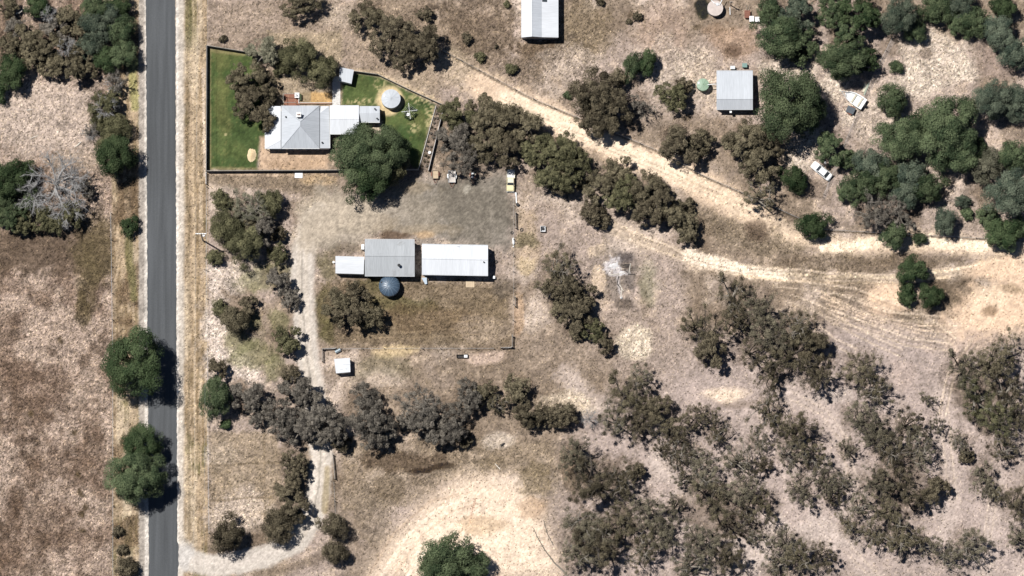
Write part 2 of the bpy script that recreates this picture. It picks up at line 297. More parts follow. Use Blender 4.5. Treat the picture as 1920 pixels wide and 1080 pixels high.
# x, y, r, kind, colour, ry (0: round), extra height
TREES = [
 # north-west clump
 (70, 12, 24, 'd', 'dk', 0), (16, 14, 22, 'c', 'br', 0), (48, 72, 30, 'c', 'br', 0), (88, 88, 30, 'c', 'br', 0), (128, 34, 28, 'c', 'br', 0), (130, 128, 30, 'c', 'br', 34), (95, 125, 24, 'c', 'br', 0), (120, 75, 22, 'c', 'gy', 0),
 (178, 14, 27, 'd', 'gr', 0), (185, 50, 34, 'd', 'bl', 0), (222, 12, 26, 'd', 'dk', 0), (225, 62, 30, 'd', 'gr', 0), (232, 102, 27, 'd', 'gr', 0), (196, 110, 24, 'd', 'dk', 0), (22, 135, 30, 'd', 'dk', 34), (-6, 170, 22, 'd', 'dk', 0),
 (152, 62, 20, 'c', 'br', 0), (215, 152, 19, 's', 'gy', 0), (196, 198, 30, 'c', 'ol', 0), (216, 236, 27, 'd', 'ol', 0), (212, 292, 36, 'd', 'dk', 42), (186, 225, 20, 'd', 'ol', 0), (170, 245, 14, 's', 'gy', 0),
 (18, 335, 36, 'd', 'dk', 40), (18, 405, 30, 'c', 'gr', 0), (78, 412, 26, 'c', 'ol', 0), (132, 402, 26, 'c', 'ol', 0), (52, 375, 24, 'c', 'gr', 0), (160, 355, 20, 'c', 'gy', 0),
 (152, 100, 26, 'c', 'br', 0), (60, 108, 26, 'c', 'br', 0), (100, 46, 24, 'c', 'gy', 0), (20, 88, 26, 'c', 'br', 0), (28, 50, 22, 'c', 'gy', 0), (165, 92, 24, 'd', 'bl', 0), (165, 130, 20, 'c', 'br', 0), (205, 32, 26, 'd', 'bl', 0), (45, 322, 24, 'd', 'dk', 0), (40, 415, 26, 'c', 'ol', 0), (100, 420, 22, 'c', 'ol', 0), (8, 372, 26, 'd', 'gr', 0), (205, 262, 24, 'd', 'ol', 0), (212, 180, 20, 'c', 'ol', 0),
 (243, 424, 19, 'd', 'dk', 0),
 (252, 680, 53, 'd', 'dk', 58), (262, 832, 34, 'd', 'dk', 42), (252, 893, 50, 'd', 'gr', 50), (222, 995, 11, 'd', 'db', 0), (231, 1030, 11, 'd', 'db', 0), (236, 1062, 21, 'd', 'db', 0),
 # garden
 (492, 100, 32, 'c', 'pl', 0), (458, 142, 37, 'c', 'br', 0), (500, 165, 28, 'c', 'db', 0), (470, 190, 36, 'c', 'db', 0), (496, 215, 24, 'c', 'db', 30), (560, 105, 37, 'd', 'ol', 0), (603, 133, 30, 'd', 'ol', 32), (530, 125, 18, 'd', 'ol', 0),
 (672, 292, 52, 'd', 'gr', 0), (712, 285, 50, 'd', 'gr', 46), (690, 332, 42, 'd', 'dk', 0), (737, 312, 30, 'd', 'ol', 34),
 (690, 35, 34, 'c', 'br', 0), (735, 62, 42, 'c', 'db', 0), (788, 84, 40, 'c', 'db', 0), (762, 92, 34, 'c', 'db', 0), (565, 4, 42, 'c', 'br', 26), (797, 26, 19, 'c', 'db', 15), (875, 72, 13, 'c', 'db', 0), (902, 107, 11, 'd', 'ol', 0), (957, 130, 12, 'd', 'ol', 0), (418, 72, 7, 'd', 'db', 9), (950, 8, 7, 'd', 'ol', 0), (930, 87, 4, 'd', 'db', 0), (1195, 30, 10, 'c', 'db', 0), (1180, 40, 6, 'd', 'db', 0), (1125, 2, 9, 'd', 'db', 0),
 # belt east of the garden
 (856, 208, 36, 'c', 'ol', 0), (850, 262, 34, 'c', 'gy', 0), (872, 298, 32, 's', 'gy', 0), (905, 212, 36, 'c', 'br', 0), (945, 228, 42, 'c', 'br', 0), (990, 238, 33, 'c', 'br', 0), (905, 268, 36, 'c', 'br', 0), (955, 278, 34, 'c', 'db', 0), (1000, 280, 30, 'c', 'ol', 0),
 (1045, 280, 44, 'c', 'ol', 0), (1072, 312, 38, 'c', 'ol', 0), (1030, 322, 36, 'c', 'ol', 0), (1055, 345, 26, 'c', 'db', 0), (1092, 345, 16, 'c', 'br', 0),
 (1118, 180, 54, 'c', 'db', 0), (1150, 205, 42, 'c', 'db', 0), (1120, 218, 38, 'c', 'db', 0), (1158, 145, 20, 'c', 'br', 0), (1066, 178, 9, 'd', 'gr', 0), (1197, 193, 22, 's', 'gy', 0), (1186, 125, 20, 'd', 'gr', 30), (1214, 118, 19, 'd', 'dk', 28),
 (1262, 180, 30, 'c', 'ol', 0), (1282, 160, 18, 'c', 'db', 0), (1278, 270, 40, 'c', 'db', 0), (1312, 268, 27, 'c', 'br', 0),
 (1160, 318, 28, 'c', 'br', 0), (1128, 350, 34, 'c', 'br', 0), (1165, 365, 34, 'c', 'ol', 0), (1205, 355, 38, 'c', 'br', 0), (1240, 375, 36, 'c', 'db', 0), (1262, 405, 32, 'c', 'br', 0), (1287, 425, 26, 'c', 'br', 30), (1292, 385, 17, 'c', 'db', 0), (1112, 400, 24, 'c', 'db', 0), (1130, 415, 18, 'c', 'db', 0), (1215, 395, 30, 'c', 'db', 0),
 (1045, 505, 34, 's', 'br', 0), (1022, 535, 24, 's', 'br', 0), (1062, 545, 34, 'c', 'db', 0), (1092, 555, 28, 'c', 'db', 0), (1085, 590, 32, 'c', 'db', 0), (1055, 580, 24, 'c', 'br', 0), (1112, 618, 24, 'c', 'ol', 0), (1135, 645, 20, 'c', 'db', 0), (1080, 625, 16, 'c', 'db', 0),
 # north-east
 (1462, 68, 42, 'd', 'gr', 0), (1502, 78, 34, 'c', 'gr', 0), (1500, 22, 36, 'c', 'bl', 0), (1445, 20, 26, 'd', 'gr', 0), (1560, 18, 34, 'c', 'gr', 0), (1612, 28, 42, 'c', 'dk', 0), (1590, 60, 34, 'c', 'gr', 0), (1582, 112, 42, 'd', 'gr', 36), (1625, 112, 26, 'c', 'dk', 0), (1500, 105, 22, 'c', 'gr', 0),
 (1688, 28, 36, 'd', 'bl', 0), (1712, 55, 24, 'd', 'gr', 0), (1755, 14, 34, 'd', 'gr', 0), (1800, 10, 30, 'd', 'bl', 0), (1830, 40, 30, 'd', 'gr', 0), (1872, 60, 34, 'd', 'bl', 0), (1906, 100, 30, 'd', 'bl', 0), (1880, 12, 26, 'd', 'dk', 0), (1800, 45, 24, 'd', 'gr', 0),
 (1478, 192, 60, 'd', 'gr', 62), (1512, 215, 36, 'd', 'dk', 0), (1680, 126, 16, 'd', 'gr', 12), (1671, 186, 30, 'd', 'gr', 0), (1775, 240, 56, 'd', 'gr', 62), (1800, 285, 40, 'd', 'gr', 0), (1690, 262, 42, 'd', 'gr', 0), (1722, 240, 30, 'd', 'dk', 0),
 (1862, 185, 38, 'd', 'bl', 0), (1905, 195, 32, 'd', 'bl', 0), (1560, 275, 34, 'c', 'gr', 0), (1588, 300, 22, 'c', 'gr', 0), (1398, 262, 44, 'c', 'br', 0), (1425, 300, 40, 'c', 'br', 0), (1440, 262, 30, 'c', 'db', 0), (1486, 334, 26, 'd', 'dk', 0), (1500, 348, 14, 'c', 'db', 0),
 (1632, 310, 34, 'd', 'bl', 0), (1625, 345, 30, 'd', 'gr', 0), (1660, 330, 32, 'd', 'gr', 0), (1705, 325, 34, 'd', 'bl', 0), (1742, 350, 30, 'd', 'gr', 0), (1700, 362, 30, 'd', 'bl', 0), (1592, 358, 24, 'd', 'gr', 0), (1850, 312, 32, 'd', 'pl', 0), (1900, 290, 30, 'd', 'gr', 0), (1835, 270, 16, 'd', 'gr', 0),
 (1802, 377, 20, 'd', 'bl', 13), (1640, 392, 34, 's', 'gy', 0), (1662, 405, 28, 's', 'gy', 0), (1690, 398, 24, 's', 'gy', 0), (1676, 442, 26, 'd', 'gr', 0), (1724, 448, 16, 'd', 'gr', 11), (1772, 415, 24, 'd', 'bl', 27), (1815, 402, 12, 'd', 'gr', 0), (1898, 362, 42, 'd', 'bl', 44), (1850, 405, 22, 'd', 'gr', 0), (1880, 438, 34, 'd', 'dk', 0), (1910, 430, 22, 'd', 'gr', 0),
 (1420, 370, 32, 's', 'br', 28), (1526, 421, 29, 'd', 'dk', 0), (1710, 506, 30, 'd', 'dk', 26), (1703, 552, 21, 'd', 'dk', 25), (1745, 555, 24, 'd', 'dk', 0),
 # by the driveway
 (416, 372, 20, 'd', 'ol', 0), (505, 382, 25, 'd', 'ol', 30), (470, 395, 34, 's', 'pl', 0), (425, 425, 34, 'd', 'ol', 40), (458, 455, 38, 'd', 'ol', 36), (470, 425, 30, 'c', 'br', 0), (492, 430, 32, 'c', 'gy', 0), (520, 475, 22, 'c', 'ol', 0), (402, 485, 18, 'd', 'ol', 0), (522, 440, 18, 'c', 'db', 0),
 (524, 528, 26, 'c', 'gy', 0), (545, 562, 21, 'c', 'gy', 0), (414, 577, 18, 'd', 'ol', 0), (440, 600, 27, 'd', 'br', 0), (464, 572, 22, 'c', 'db', 0), (538, 637, 28, 'c', 'ol', 30), (410, 690, 21, 'c', 'db', 0), (545, 700, 20, 'c', 'db', 0),
 (632, 572, 30, 'c', 'br', 0), (665, 555, 28, 'c', 'db', 0), (658, 592, 32, 'c', 'db', 0), (694, 592, 27, 'c', 'br', 0),
 # belt along the south of the yard
 (402, 745, 29, 'd', 'gr', 42), (422, 797, 10, 'd', 'dk', 0), (462, 745, 33, 'c', 'gy', 0), (485, 775, 24, 'c', 'gy', 0), (555, 738, 34, 'c', 'gy', 0), (528, 785, 36, 'c', 'gy', 0), (560, 805, 34, 'c', 'gy', 0), (592, 770, 36, 'c', 'gy', 0), (622, 805, 34, 'c', 'gy', 0), (640, 830, 20, 'c', 'db', 0), (600, 815, 26, 'c', 'gy', 0),
 (682, 748, 30, 'c', 'gy', 0), (695, 790, 42, 'c', 'gy', 44), (715, 820, 26, 'c', 'gy', 0), (790, 760, 36, 's', 'gy', 0), (805, 795, 36, 'c', 'gy', 0), (845, 800, 36, 'c', 'gy', 0), (760, 790, 20, 'c', 'gy', 0), (880, 745, 30, 'c', 'gy', 0), (908, 740, 27, 'c', 'br', 0), (930, 760, 20, 's', 'br', 0), (968, 728, 28, 'c', 'br', 0), (990, 772, 30, 'c', 'db', 0), (1020, 780, 24, 'c', 'db', 0), (1055, 778, 26, 'c', 'db', 0), (870, 820, 18, 'c', 'db', 0),
 (552, 865, 26, 'c', 'db', 0), (555, 892, 24, 'c', 'db', 0), (542, 920, 26, 'c', 'db', 0), (548, 952, 30, 'c', 'db', 0), (522, 988, 31, 'd', 'db', 0), (426, 1000, 32, 'd', 'db', 0), (624, 986, 26, 'd', 'db', 0), (627, 1036, 23, 'd', 'db', 0), (840, 1045, 46, 'd', 'gr', 0), (885, 1066, 34, 'd', 'gr', 0), (815, 1068, 30, 'd', 'gr', 0),
 # gum woodland
 (1372, 560, 34, 's', 'db', 40), (1382, 605, 30, 's', 'br', 0), (1300, 612, 30, 's', 'br', 0), (1335, 655, 30, 'c', 'db', 36), (1430, 575, 32, 's', 'gy', 0), (1440, 630, 38, 's', 'br', 0), (1408, 660, 30, 's', 'db', 0), (1495, 615, 36, 's', 'br', 0), (1480, 665, 36, 's', 'db', 0), (1525, 650, 34, 'c', 'db', 0), (1530, 695, 34, 's', 'db', 0), (1450, 700, 28, 's', 'db', 0),
 (1195, 705, 26, 's', 'br', 0), (1185, 745, 42, 's', 'br', 0), (1225, 765, 30, 'c', 'db', 0), (1155, 790, 30, 's', 'br', 0), (1195, 800, 32, 's', 'db', 0), (1250, 795, 28, 's', 'br', 0), (1265, 850, 28, 's', 'db', 0), (1312, 785, 28, 's', 'br', 0), (1340, 815, 24, 's', 'db', 0), (1275, 815, 20, 's', 'db', 0),
 (1082, 862, 36, 's', 'br', 0), (1105, 900, 46, 's', 'db', 0), (1160, 895, 34, 's', 'db', 0), (1192, 882, 20, 'c', 'db', 0), (1095, 985, 44, 's', 'br', 0), (1135, 1025, 44, 's', 'db', 0), (1085, 1040, 36, 's', 'br', 0), (1165, 975, 36, 's', 'br', 0), (1215, 955, 34, 's', 'br', 0), (1245, 1000, 32, 's', 'gy', 0), (1200, 1030, 30, 's', 'db', 0), (1265, 950, 22, 's', 'gy', 0),
 (1315, 890, 32, 's', 'gy', 0), (1335, 940, 36, 's', 'db', 0), (1365, 985, 28, 's', 'db', 0), (1315, 1010, 38, 's', 'gy', 0), (1360, 1050, 32, 's', 'db', 0), (1290, 1060, 30, 's', 'br', 0), (1380, 865, 28, 's', 'gy', 0), (1395, 920, 32, 's', 'gy', 0), (1430, 940, 28, 's', 'br', 0), (1400, 965, 22, 's', 'db', 0),
 (1445, 775, 30, 's', 'br', 0), (1490, 815, 38, 's', 'br', 0), (1475, 850, 28, 's', 'gy', 0), (1520, 855, 28, 's', 'db', 0), (1550, 905, 30, 's', 'gy', 0), (1500, 915, 26, 's', 'br', 0), (1560, 935, 20, 's', 'db', 0),
 (1475, 1020, 30, 's', 'br', 0), (1500, 1050, 34, 's', 'db', 0), (1540, 1040, 26, 's', 'db', 0), (1455, 1060, 24, 's', 'gy', 0),
 (1618, 692, 34, 's', 'br', 0), (1640, 725, 28, 's', 'db', 0), (1612, 785, 32, 's', 'gy', 0), (1648, 805, 36, 's', 'br', 0), (1700, 795, 30, 's', 'db', 0), (1665, 845, 34, 's', 'db', 0), (1720, 845, 30, 's', 'br', 0), (1640, 905, 32, 's', 'gy', 0), (1690, 910, 36, 's', 'db', 0), (1755, 915, 26, 'c', 'db', 0), (1725, 935, 24, 's', 'db', 0), (1655, 960, 32, 's', 'br', 0), (1690, 1000, 36, 's', 'db', 0), (1725, 1010, 24, 's', 'db', 0), (1640, 1000, 26, 's', 'db', 0), (1610, 950, 24, 's', 'gy', 0),
 (1805, 695, 34, 's', 'br', 0), (1850, 690, 40, 's', 'br', 0), (1890, 660, 30, 's', 'br', 0), (1830, 745, 36, 's', 'ol', 0), (1885, 740, 36, 's', 'db', 0), (1865, 790, 36, 's', 'ol', 0), (1905, 780, 26, 's', 'br', 0), (1880, 845, 28, 's', 'db', 0), (1800, 825, 20, 's', 'gy', 0), (1812, 855, 16, 'c', 'db', 0), (1845, 890, 28, 's', 'br', 0), (1865, 925, 22, 's', 'db', 0), (1905, 945, 32, 's', 'db', 0), (1420, 830, 22, 's', 'br', 0), (1578, 905, 22, 's', 'gy', 0), (1432, 872, 22, 's', 'db', 0), (1412, 1000, 20, 's', 'gy', 0), (1302, 848, 22, 's', 'gy', 0), (1238, 842, 18, 's', 'db', 0), (1586, 840, 20, 's', 'br', 0), (1760, 800, 18, 's', 'gy', 0), (1278, 900, 18, 's', 'gy', 0), (1735, 745, 16, 's', 'gy', 0), (1590, 985, 22, 's', 'br', 0), (1815, 1020, 34, 's', 'br', 0), (1770, 1040, 26, 's', 'gy', 0), (1910, 1010, 24, 's', 'br', 0),
]
REG = {1: 'driveway', 2: 'dirt_track', 3: 'lawn', 4: 'gravel_yard', 5: 'gravel_shoulder', 6: 'sandy_clearing'}

DRIVE = [(600, 400), (588, 412), (580, 428), (568, 470), (567, 530), (570, 600), (577, 670), (588, 740), (599, 810), (602, 860), (597, 920), (584, 975), (555, 1015), (510, 1040), (455, 1055), (400, 1060), (355, 1052), (336, 1045)]
TRACK1 = [(700, 60), (830, 110), (900, 160), (950, 185), (1010, 208), (1080, 245), (1150, 275), (1220, 305), (1290, 335), (1350, 365), (1410, 400), (1470, 440), (1560, 460), (1660, 458), (1760, 455), (1850, 465), (1930, 470)]
TRACK2 = [(1150, 425), (1210, 455), (1300, 488), (1380, 508), (1470, 520), (1560, 523), (1680, 525), (1780, 512), (1860, 495), (1930, 492)]

def paint(X, Y):
    g = Paint(X, Y)
    base = fbm(X, Y, 150, 5, 11)
    g.mix(np.ones(X.shape), (182, 164, 149), 0.4)
    g.mix(sstep(0.42, 0.62, base), (160, 142, 122))
    g.mix(sstep(0.55, 0.75, fbm(X, Y, 90, 5, 12)), (202, 184, 166))
    g.mix(sstep(0.56, 0.72, fbm(X, Y, 45, 5, 13)) * 0.6, (138, 120, 100))
    g.mix(sstep(0.6, 0.75, fbm(X, Y, 24, 4, 14)) * 0.45, (212, 190, 165))
    # ---- paddock west of the road
    W = sstep(222, 205, X)
    g.mix(W, (182, 161, 143), 1.0)
    g.mix(W * sstep(0.48, 0.66, fbm(X, Y, 80, 5, 21)) * 0.6, (134, 110, 91), 1.0)
    g.mix(W * sstep(0.55, 0.7, fbm(X, Y, 30, 4, 22)) * 0.6, (112, 92, 75))
    g.blob(85, 220, 120, 80, (198, 180, 163), 0.85, sp=0.55)
    g.blob(150, 300, 60, 20, (178, 160, 140), 0.6)
    g.blob(70, 470, 170, 45, (122, 104, 86), 0.9, sp=0.5); g.blob(180, 470, 40, 60, (120, 106, 78), 0.8)
    g.blob(165, 520, 22, 60, (122, 108, 78), 0.6); g.blob(155, 580, 12, 30, (105, 92, 62), 0.7)
    for c in ((60, 770, 55, 40), (85, 880, 45, 30), (90, 985, 70, 50), (20, 1050, 60, 50), (40, 700, 40, 30), (170, 840, 30, 60)): g.blob(*c, (122, 99, 80), 0.55, nz=1.6, sp=1.0)
    for c in ((140, 812), (145, 890), (148, 925), (157, 950), (150, 965), (153, 996), (60, 775), (110, 640)): g.blob(c[0], c[1], 6, 7, (100, 84, 58), 0.8)
    # ---- verges: streaks along the road
    st1 = fbm(X, Y / 14.0, 5, 4, 31, 0.7); st2 = fbm(X, Y / 9.0, 14, 4, 32); pt = fbm(X, Y, 70, 4, 33)
    VL = sstep(208, 214, X) * sstep(280, 274, X); VR = sstep(326, 332, X) * sstep(392, 386, X)
    for V in (VL, VR):
        g.mix(V, (188, 166, 136), 0.4)
        g.mix(V * sstep(0.45, 0.62, st1) * 0.75, (150, 128, 96))
        g.mix(V * sstep(0.52, 0.7, st2) * 0.6, (212, 194, 166))
        g.mix(V * sstep(0.54, 0.72, pt) * sstep(0.35, 0.6, st1) * 0.75, (128, 122, 78))
    g.mix(VL * sstep(0.5, 0.62, fbm(X, Y, 50, 4, 35)) * 0.7, (126, 104, 80), 0.9)
    g.mix(sstep(345, 350, X) * sstep(374, 360, X) * sstep(110, 60, Y) * 0.75, (112, 112, 66))
    g.stroke([(250, 120), (253, 200)], 16, (176, 170, 112), 0.8); g.stroke([(241, 440), (250, 560)], 16, (128, 124, 80), 0.7)
    g.stroke([(246, 640), (250, 790)], 12, (200, 180, 150), 0.5)
    g.mix(sstep(258, 262, X + 3 * g.nf) * sstep(282, 279, X), (180, 170, 156), 0.35)
    g.mix(sstep(328, 330, X) * sstep(349, 341, X + 6 * g.nz), (206, 195, 178), 0.35)
    g.mix(sstep(330, 331, X) * sstep(336, 333, X) * 0.8, (228, 220, 206))
    g.mix(sstep(270, 272, X) * sstep(281, 279, X) * 0.7, (222, 214, 200))
    g.reg[(X > 259) & (X < 282)] = 5; g.reg[(X > 326) & (X < 346)] = 5
    g.stroke([(362, 0), (366, 1000)], 5, (214, 192, 160), 0.5, warp=0.15); g.stroke([(352, 0), (355, 1000)], 5, (150, 132, 104), 0.45, warp=0.15)
    g.stroke([(381, 130), (384, 330)], 5, (226, 208, 186), 0.7, warp=0.1)
    # ---- strip between road and driveway
    for c in ((430, 520, 45, 30), (405, 600, 30, 60), (425, 680, 40, 40), (470, 700, 30, 20), (400, 660, 20, 60), (410, 850, 30, 25)): g.blob(*c, (222, 206, 190), 0.65, nz=1.6, sp=0.9)
    for c in ((485, 525, 35, 25), (470, 665, 45, 28), (515, 690, 25, 22), (440, 640, 30, 22), (530, 500, 25, 18), (470, 605, 25, 18), (520, 600, 20, 20)): g.blob(*c, (138, 136, 92), 0.6, nz=1.4)
    g.poly([(392, 810), (520, 810), (530, 900), (500, 985), (392, 985)], (172, 153, 126), 0.7, sp=0.7)
    g.blob(450, 960, 55, 35, (218, 200, 182), 0.6, nz=1.6, sp=0.9); g.blob(500, 1010, 30, 25, (120, 102, 82), 0.5)
    g.stroke([(392, 872), (520, 868)], 4, (140, 122, 96), 0.5); g.stroke([(392, 936), (510, 934)], 4, (140, 122, 96), 0.5)
    g.stroke([(494, 815), (496, 980)], 4, (140, 122, 96), 0.5)
    # ---- north paddock
    g.poly([(392, 0), (960, 0), (960, 100), (840, 170), (640, 110), (460, 90), (392, 80)], (172, 152, 130), 0.6, sp=0.55)
    g.blob(900, 60, 75, 60, (128, 110, 90), 0.7, nz=1.4, sp=0.9); g.blob(1030, 95, 75, 22, (122, 102, 78), 0.8, sp=0.9)
    g.blob(950, 130, 90, 35, (140, 122, 102), 0.6, sp=0.9); g.blob(1100, 60, 50, 60, (150, 132, 104), 0.6, sp=0.9)
    g.blob(1070, 130, 60, 40, (208, 190, 172), 0.6, nz=1.6, sp=0.9); g.blob(1240, 60, 60, 60, (184, 160, 140), 0.7)
    g.blob(1375, 75, 50, 32, (178, 146, 116), 0.6); g.blob(1310, 130, 40, 50, (202, 184, 162), 0.6, sp=0.9)
    g.blob(1250, 140, 50, 60, (212, 196, 178), 0.5, nz=1.6, sp=0.9); g.blob(1375, 90, 18, 12, (112, 90, 72), 0.7)
    g.blob(760, 160, 60, 25, (198, 178, 150), 0.5); g.blob(640, 30, 40, 20, (200, 182, 160), 0.6)
    g.blob(1317, 17, 14, 20, (60, 62, 34), 0.95, soft=0.3, nz=0.5)
    # ---- tracks
    g.stroke(TRACK1[:4], 55, (204, 184, 156), 0.6, nz=1.2, soft=1.2, sp=0.4)
    g.stroke(TRACK1[2:11], 54, (226, 200, 171), 0.95, nz=1.1, soft=1.0, sp=0.12, reg=2)
    g.stroke(TRACK1[3:9], 34, (248, 226, 196), 0.8, nz=1.5, soft=1.0)
    g.stroke(TRACK1[8:], 36, (230, 206, 176), 0.85, nz=1.6, soft=1.2, sp=0.25)
    g.stroke([(1545, 465), (1640, 455)], 24, (250, 226, 196), 0.9, nz=1.4); g.stroke([(1735, 450), (1850, 462)], 24, (250, 226, 196), 0.9, nz=1.4)
    g.stroke(TRACK2, 26, (206, 186, 160), 0.6, nz=1.5, soft=1.2, sp=0.3)
    g.stroke([(1290, 480), (1400, 508), (1480, 518)], 24, (250, 230, 204), 0.9, nz=1.3)
    T2b = [(x, y - 5) for x, y in TRACK2[4:]]; T2c = [(x, y + 7) for x, y in TRACK2[3:8]]
    g.stroke(T2b, 5, (244, 222, 190), 0.9, warp=0.15); g.stroke(T2c, 5, (240, 214, 180), 0.9, warp=0.15)
    g.stroke([(1560, 530), (1720, 533)], 5, (110, 96, 78), 0.5)
    g.stroke([(1150, 440), (1290, 490)], 4, (226, 204, 178), 0.6, warp=0.15); g.stroke([(1140, 425), (1230, 450)], 4, (226, 204, 178), 0.6, warp=0.15)
    # ---- band of grey grass between the tracks
    g.blob(1390, 440, 110, 25, (146, 130, 108), 0.65, ang=14, nz=1.3, sp=0.9); g.blob(1600, 495, 160, 18, (140, 122, 100), 0.7, nz=1.3, sp=0.7)
    g.blob(1420, 430, 25, 20, (112, 92, 76), 0.6); g.blob(1720, 485, 70, 15, (128, 112, 92), 0.6)
    g.blob(1620, 560, 130, 40, (150, 132, 110), 0.6, ang=20, sp=0.7); g.blob(1790, 550, 50, 25, (116, 100, 80), 0.8); g.blob(1700, 600, 60, 14, (118, 102, 80), 0.6, ang=15)
    # ---- sandy loop at the right
    for c in ((1660, 560, 35, 30, 0), (1870, 505, 70, 22, -5), (1850, 600, 75, 60, 0), (1905, 560, 40, 60, 0), (1800, 650, 45, 30, -40), (1690, 555, 30, 18, 20)): g.blob(*c[:4], (232, 202, 170), 0.9, ang=c[4], nz=1.2, sp=0.15, reg=6)
    g.blob(1850, 560, 35, 20, (240, 214, 182), 0.6); g.blob(1857, 580, 15, 14, (158, 132, 104), 0.8); g.blob(1890, 545, 20, 10, (150, 130, 100), 0.5)
    for k in range(7):
        g.stroke([(1530 + 10 * k, 545 + 12 * k), (1620 + 12 * k, 585 + 9 * k), (1720 + 6 * k, 610 + 9 * k), (1800 - 5 * k, 610 + 12 * k)], 3.5, (232, 206, 176), 0.75, warp=0.25, nz=1.4)
    g.stroke([(1830, 640), (1790, 690), (1770, 760)], 30, (226, 196, 166), 0.7, nz=1.2); g.blob(1690, 700, 25, 30, (214, 182, 150), 0.7); g.blob(1755, 690, 30, 40, (176, 156, 132), 0.7)
    # ---- garden
    g.poly([(391, 92), (470, 100), (520, 180), (500, 255), (488, 260), (482, 318), (391, 318)], (66, 86, 44), 0.96, soft=4, nz=6, sp=0.3, reg=3)
    g.poly([(640, 160), (668, 137), (712, 142), (816, 196), (784, 314), (720, 290), (715, 232), (715, 200), (640, 198)], (66, 88, 46), 0.96, soft=4, nz=6, sp=0.3, reg=3)
    lw = (g.reg == 3)
    g.mix(lw * sstep(0.45, 0.7, fbm(X, Y, 28, 4, 41)) * 0.7, (98, 108, 64)); g.mix(lw * sstep(0.56, 0.72, fbm(X, Y, 60, 4, 45)) * 0.45, (122, 118, 74)); g.mix(lw * (np.sin((X + 0.15 * Y) * 0.62) > 0.2) * 0.10, (96, 112, 60)); g.mix(lw * sstep(0.55, 0.75, fbm(X, Y, 12, 4, 42)) * 0.5, (52, 66, 34))
    g.mix(lw * sstep(0.66, 0.8, fbm(X, Y, 5, 3, 43)) * 0.3, (150, 144, 92))
    for c in ((425, 252, 16, 3), (788, 186, 30, 12), (712, 158, 14, 16), (806, 215, 12, 40), (775, 240, 14, 12), (680, 190, 40, 8)):
        dq = np.hypot((X - c[0]) / c[2], (Y - c[1]) / c[3]); g.mix(sstep(1.2, 0.3, dq) * sstep(0.5, 0.62, fbm(X, Y, 4, 3, 44)) * 0.8, (200, 186, 138))
    for q_ in ([(393, 94), (393, 316), (480, 317)], [(393, 94), (458, 103)]): g.stroke(q_, 5, (150, 138, 98), 0.7, soft=1.5, nz=1.6, warp=0.1)
    g.poly([(500, 60), (640, 60), (640, 200), (520, 200)], (178, 160, 132), 0.8, sp=0.5); g.reg[(X > 505) & (X < 636) & (Y > 60) & (Y < 200)] = 0
    g.poly([(490, 258), (616, 258), (616, 318), (484, 318)], (208, 180, 150), 0.95, soft=4, sp=0.2, reg=6)
    g.blob(560, 305, 60, 10, (196, 166, 134), 0.6); g.poly([(620, 230), (716, 228), (716, 245), (640, 262), (620, 262)], (206, 190, 164), 0.8)
    g.poly([(588, 172), (623, 174), (623, 195), (560, 195), (560, 176)], (206, 168, 112), 0.9, soft=2, nz=3, sp=0.15)
    g.poly([(560, 172), (582, 172), (582, 193), (560, 193)], (166, 150, 122), 0.85, soft=2, nz=3)
    g.blob(733, 190, 27, 27, (224, 200, 156), 0.95, soft=0.4, nz=0.4); g.poly([(664, 128), (712, 134), (832, 192), (826, 198), (710, 143), (662, 136)], (204, 182, 152), 0.8, soft=3, nz=4)
    g.poly([(818, 194), (832, 194), (803, 320), (785, 320)], (150, 134, 118), 0.95, soft=2, nz=3, sp=0.6)
    g.poly([(386, 323), (620, 323), (640, 345), (600, 375), (540, 360), (388, 345)], (150, 132, 108), 0.75, sp=0.5)
    g.stroke([(392, 328), (610, 326)], 5, (196, 172, 146), 0.7); g.blob(600, 335, 30, 8, (214, 184, 144), 0.7)
    # ---- yard
    g.poly([(600, 350), (700, 370), (780, 335), (955, 325), (962, 460), (930, 470), (700, 440), (610, 460), (580, 420)], (150, 142, 128), 0.9, soft=18, nz=28, sp=0.3, reg=4)
    g.blob(605, 400, 50, 40, (188, 172, 148), 0.8, ang=-40, nz=1.2, soft=1.3)
    for c in ((630, 395, 60, 30), (690, 420, 50, 20), (800, 430, 60, 12), (760, 350, 50, 12)): g.blob(*c, (176, 158, 130), 0.6, nz=1.4)
    g.blob(870, 390, 90, 50, (132, 124, 108), 0.55, nz=1.4); g.blob(876, 357, 10, 8, (186, 178, 160), 0.8); g.blob(740, 443, 45, 8, (112, 86, 62), 0.7, nz=1.4)
    g.blob(655, 470, 30, 12, (120, 108, 88), 0.7); g.blob(800, 440, 18, 10, (206, 172, 128), 0.6)
    g.poly([(590, 530), (690, 520), (955, 530), (958, 650), (610, 650), (588, 600)], (142, 124, 98), 0.85, soft=14, nz=20, sp=0.6)
    for c in ((612, 505, 18, 26), (605, 580, 14, 40), (735, 575, 80, 18), (700, 540, 50, 18), (615, 620, 12, 22)): g.blob(*c, (116, 110, 68), 0.6, nz=1.3)
    g.blob(800, 600, 100, 25, (132, 110, 82), 0.55, nz=1.5); g.blob(910, 620, 45, 25, (190, 170, 148), 0.5, nz=1.6)
    for k in range(4): g.stroke([(640, 585 + 14 * k), (760, 600 + 12 * k), (900, 590 + 12 * k)], 3, (170, 148, 118), 0.45, warp=0.2, nz=1.5)
    g.blob(745, 664, 38, 13, (216, 192, 150), 0.85, nz=1.1, soft=0.8, reg=6); g.blob(905, 670, 40, 14, (212, 188, 168), 0.75, nz=0.9)
    g.blob(700, 715, 60, 18, (208, 190, 170), 0.6); g.blob(720, 690, 60, 20, (146, 138, 108), 0.4)
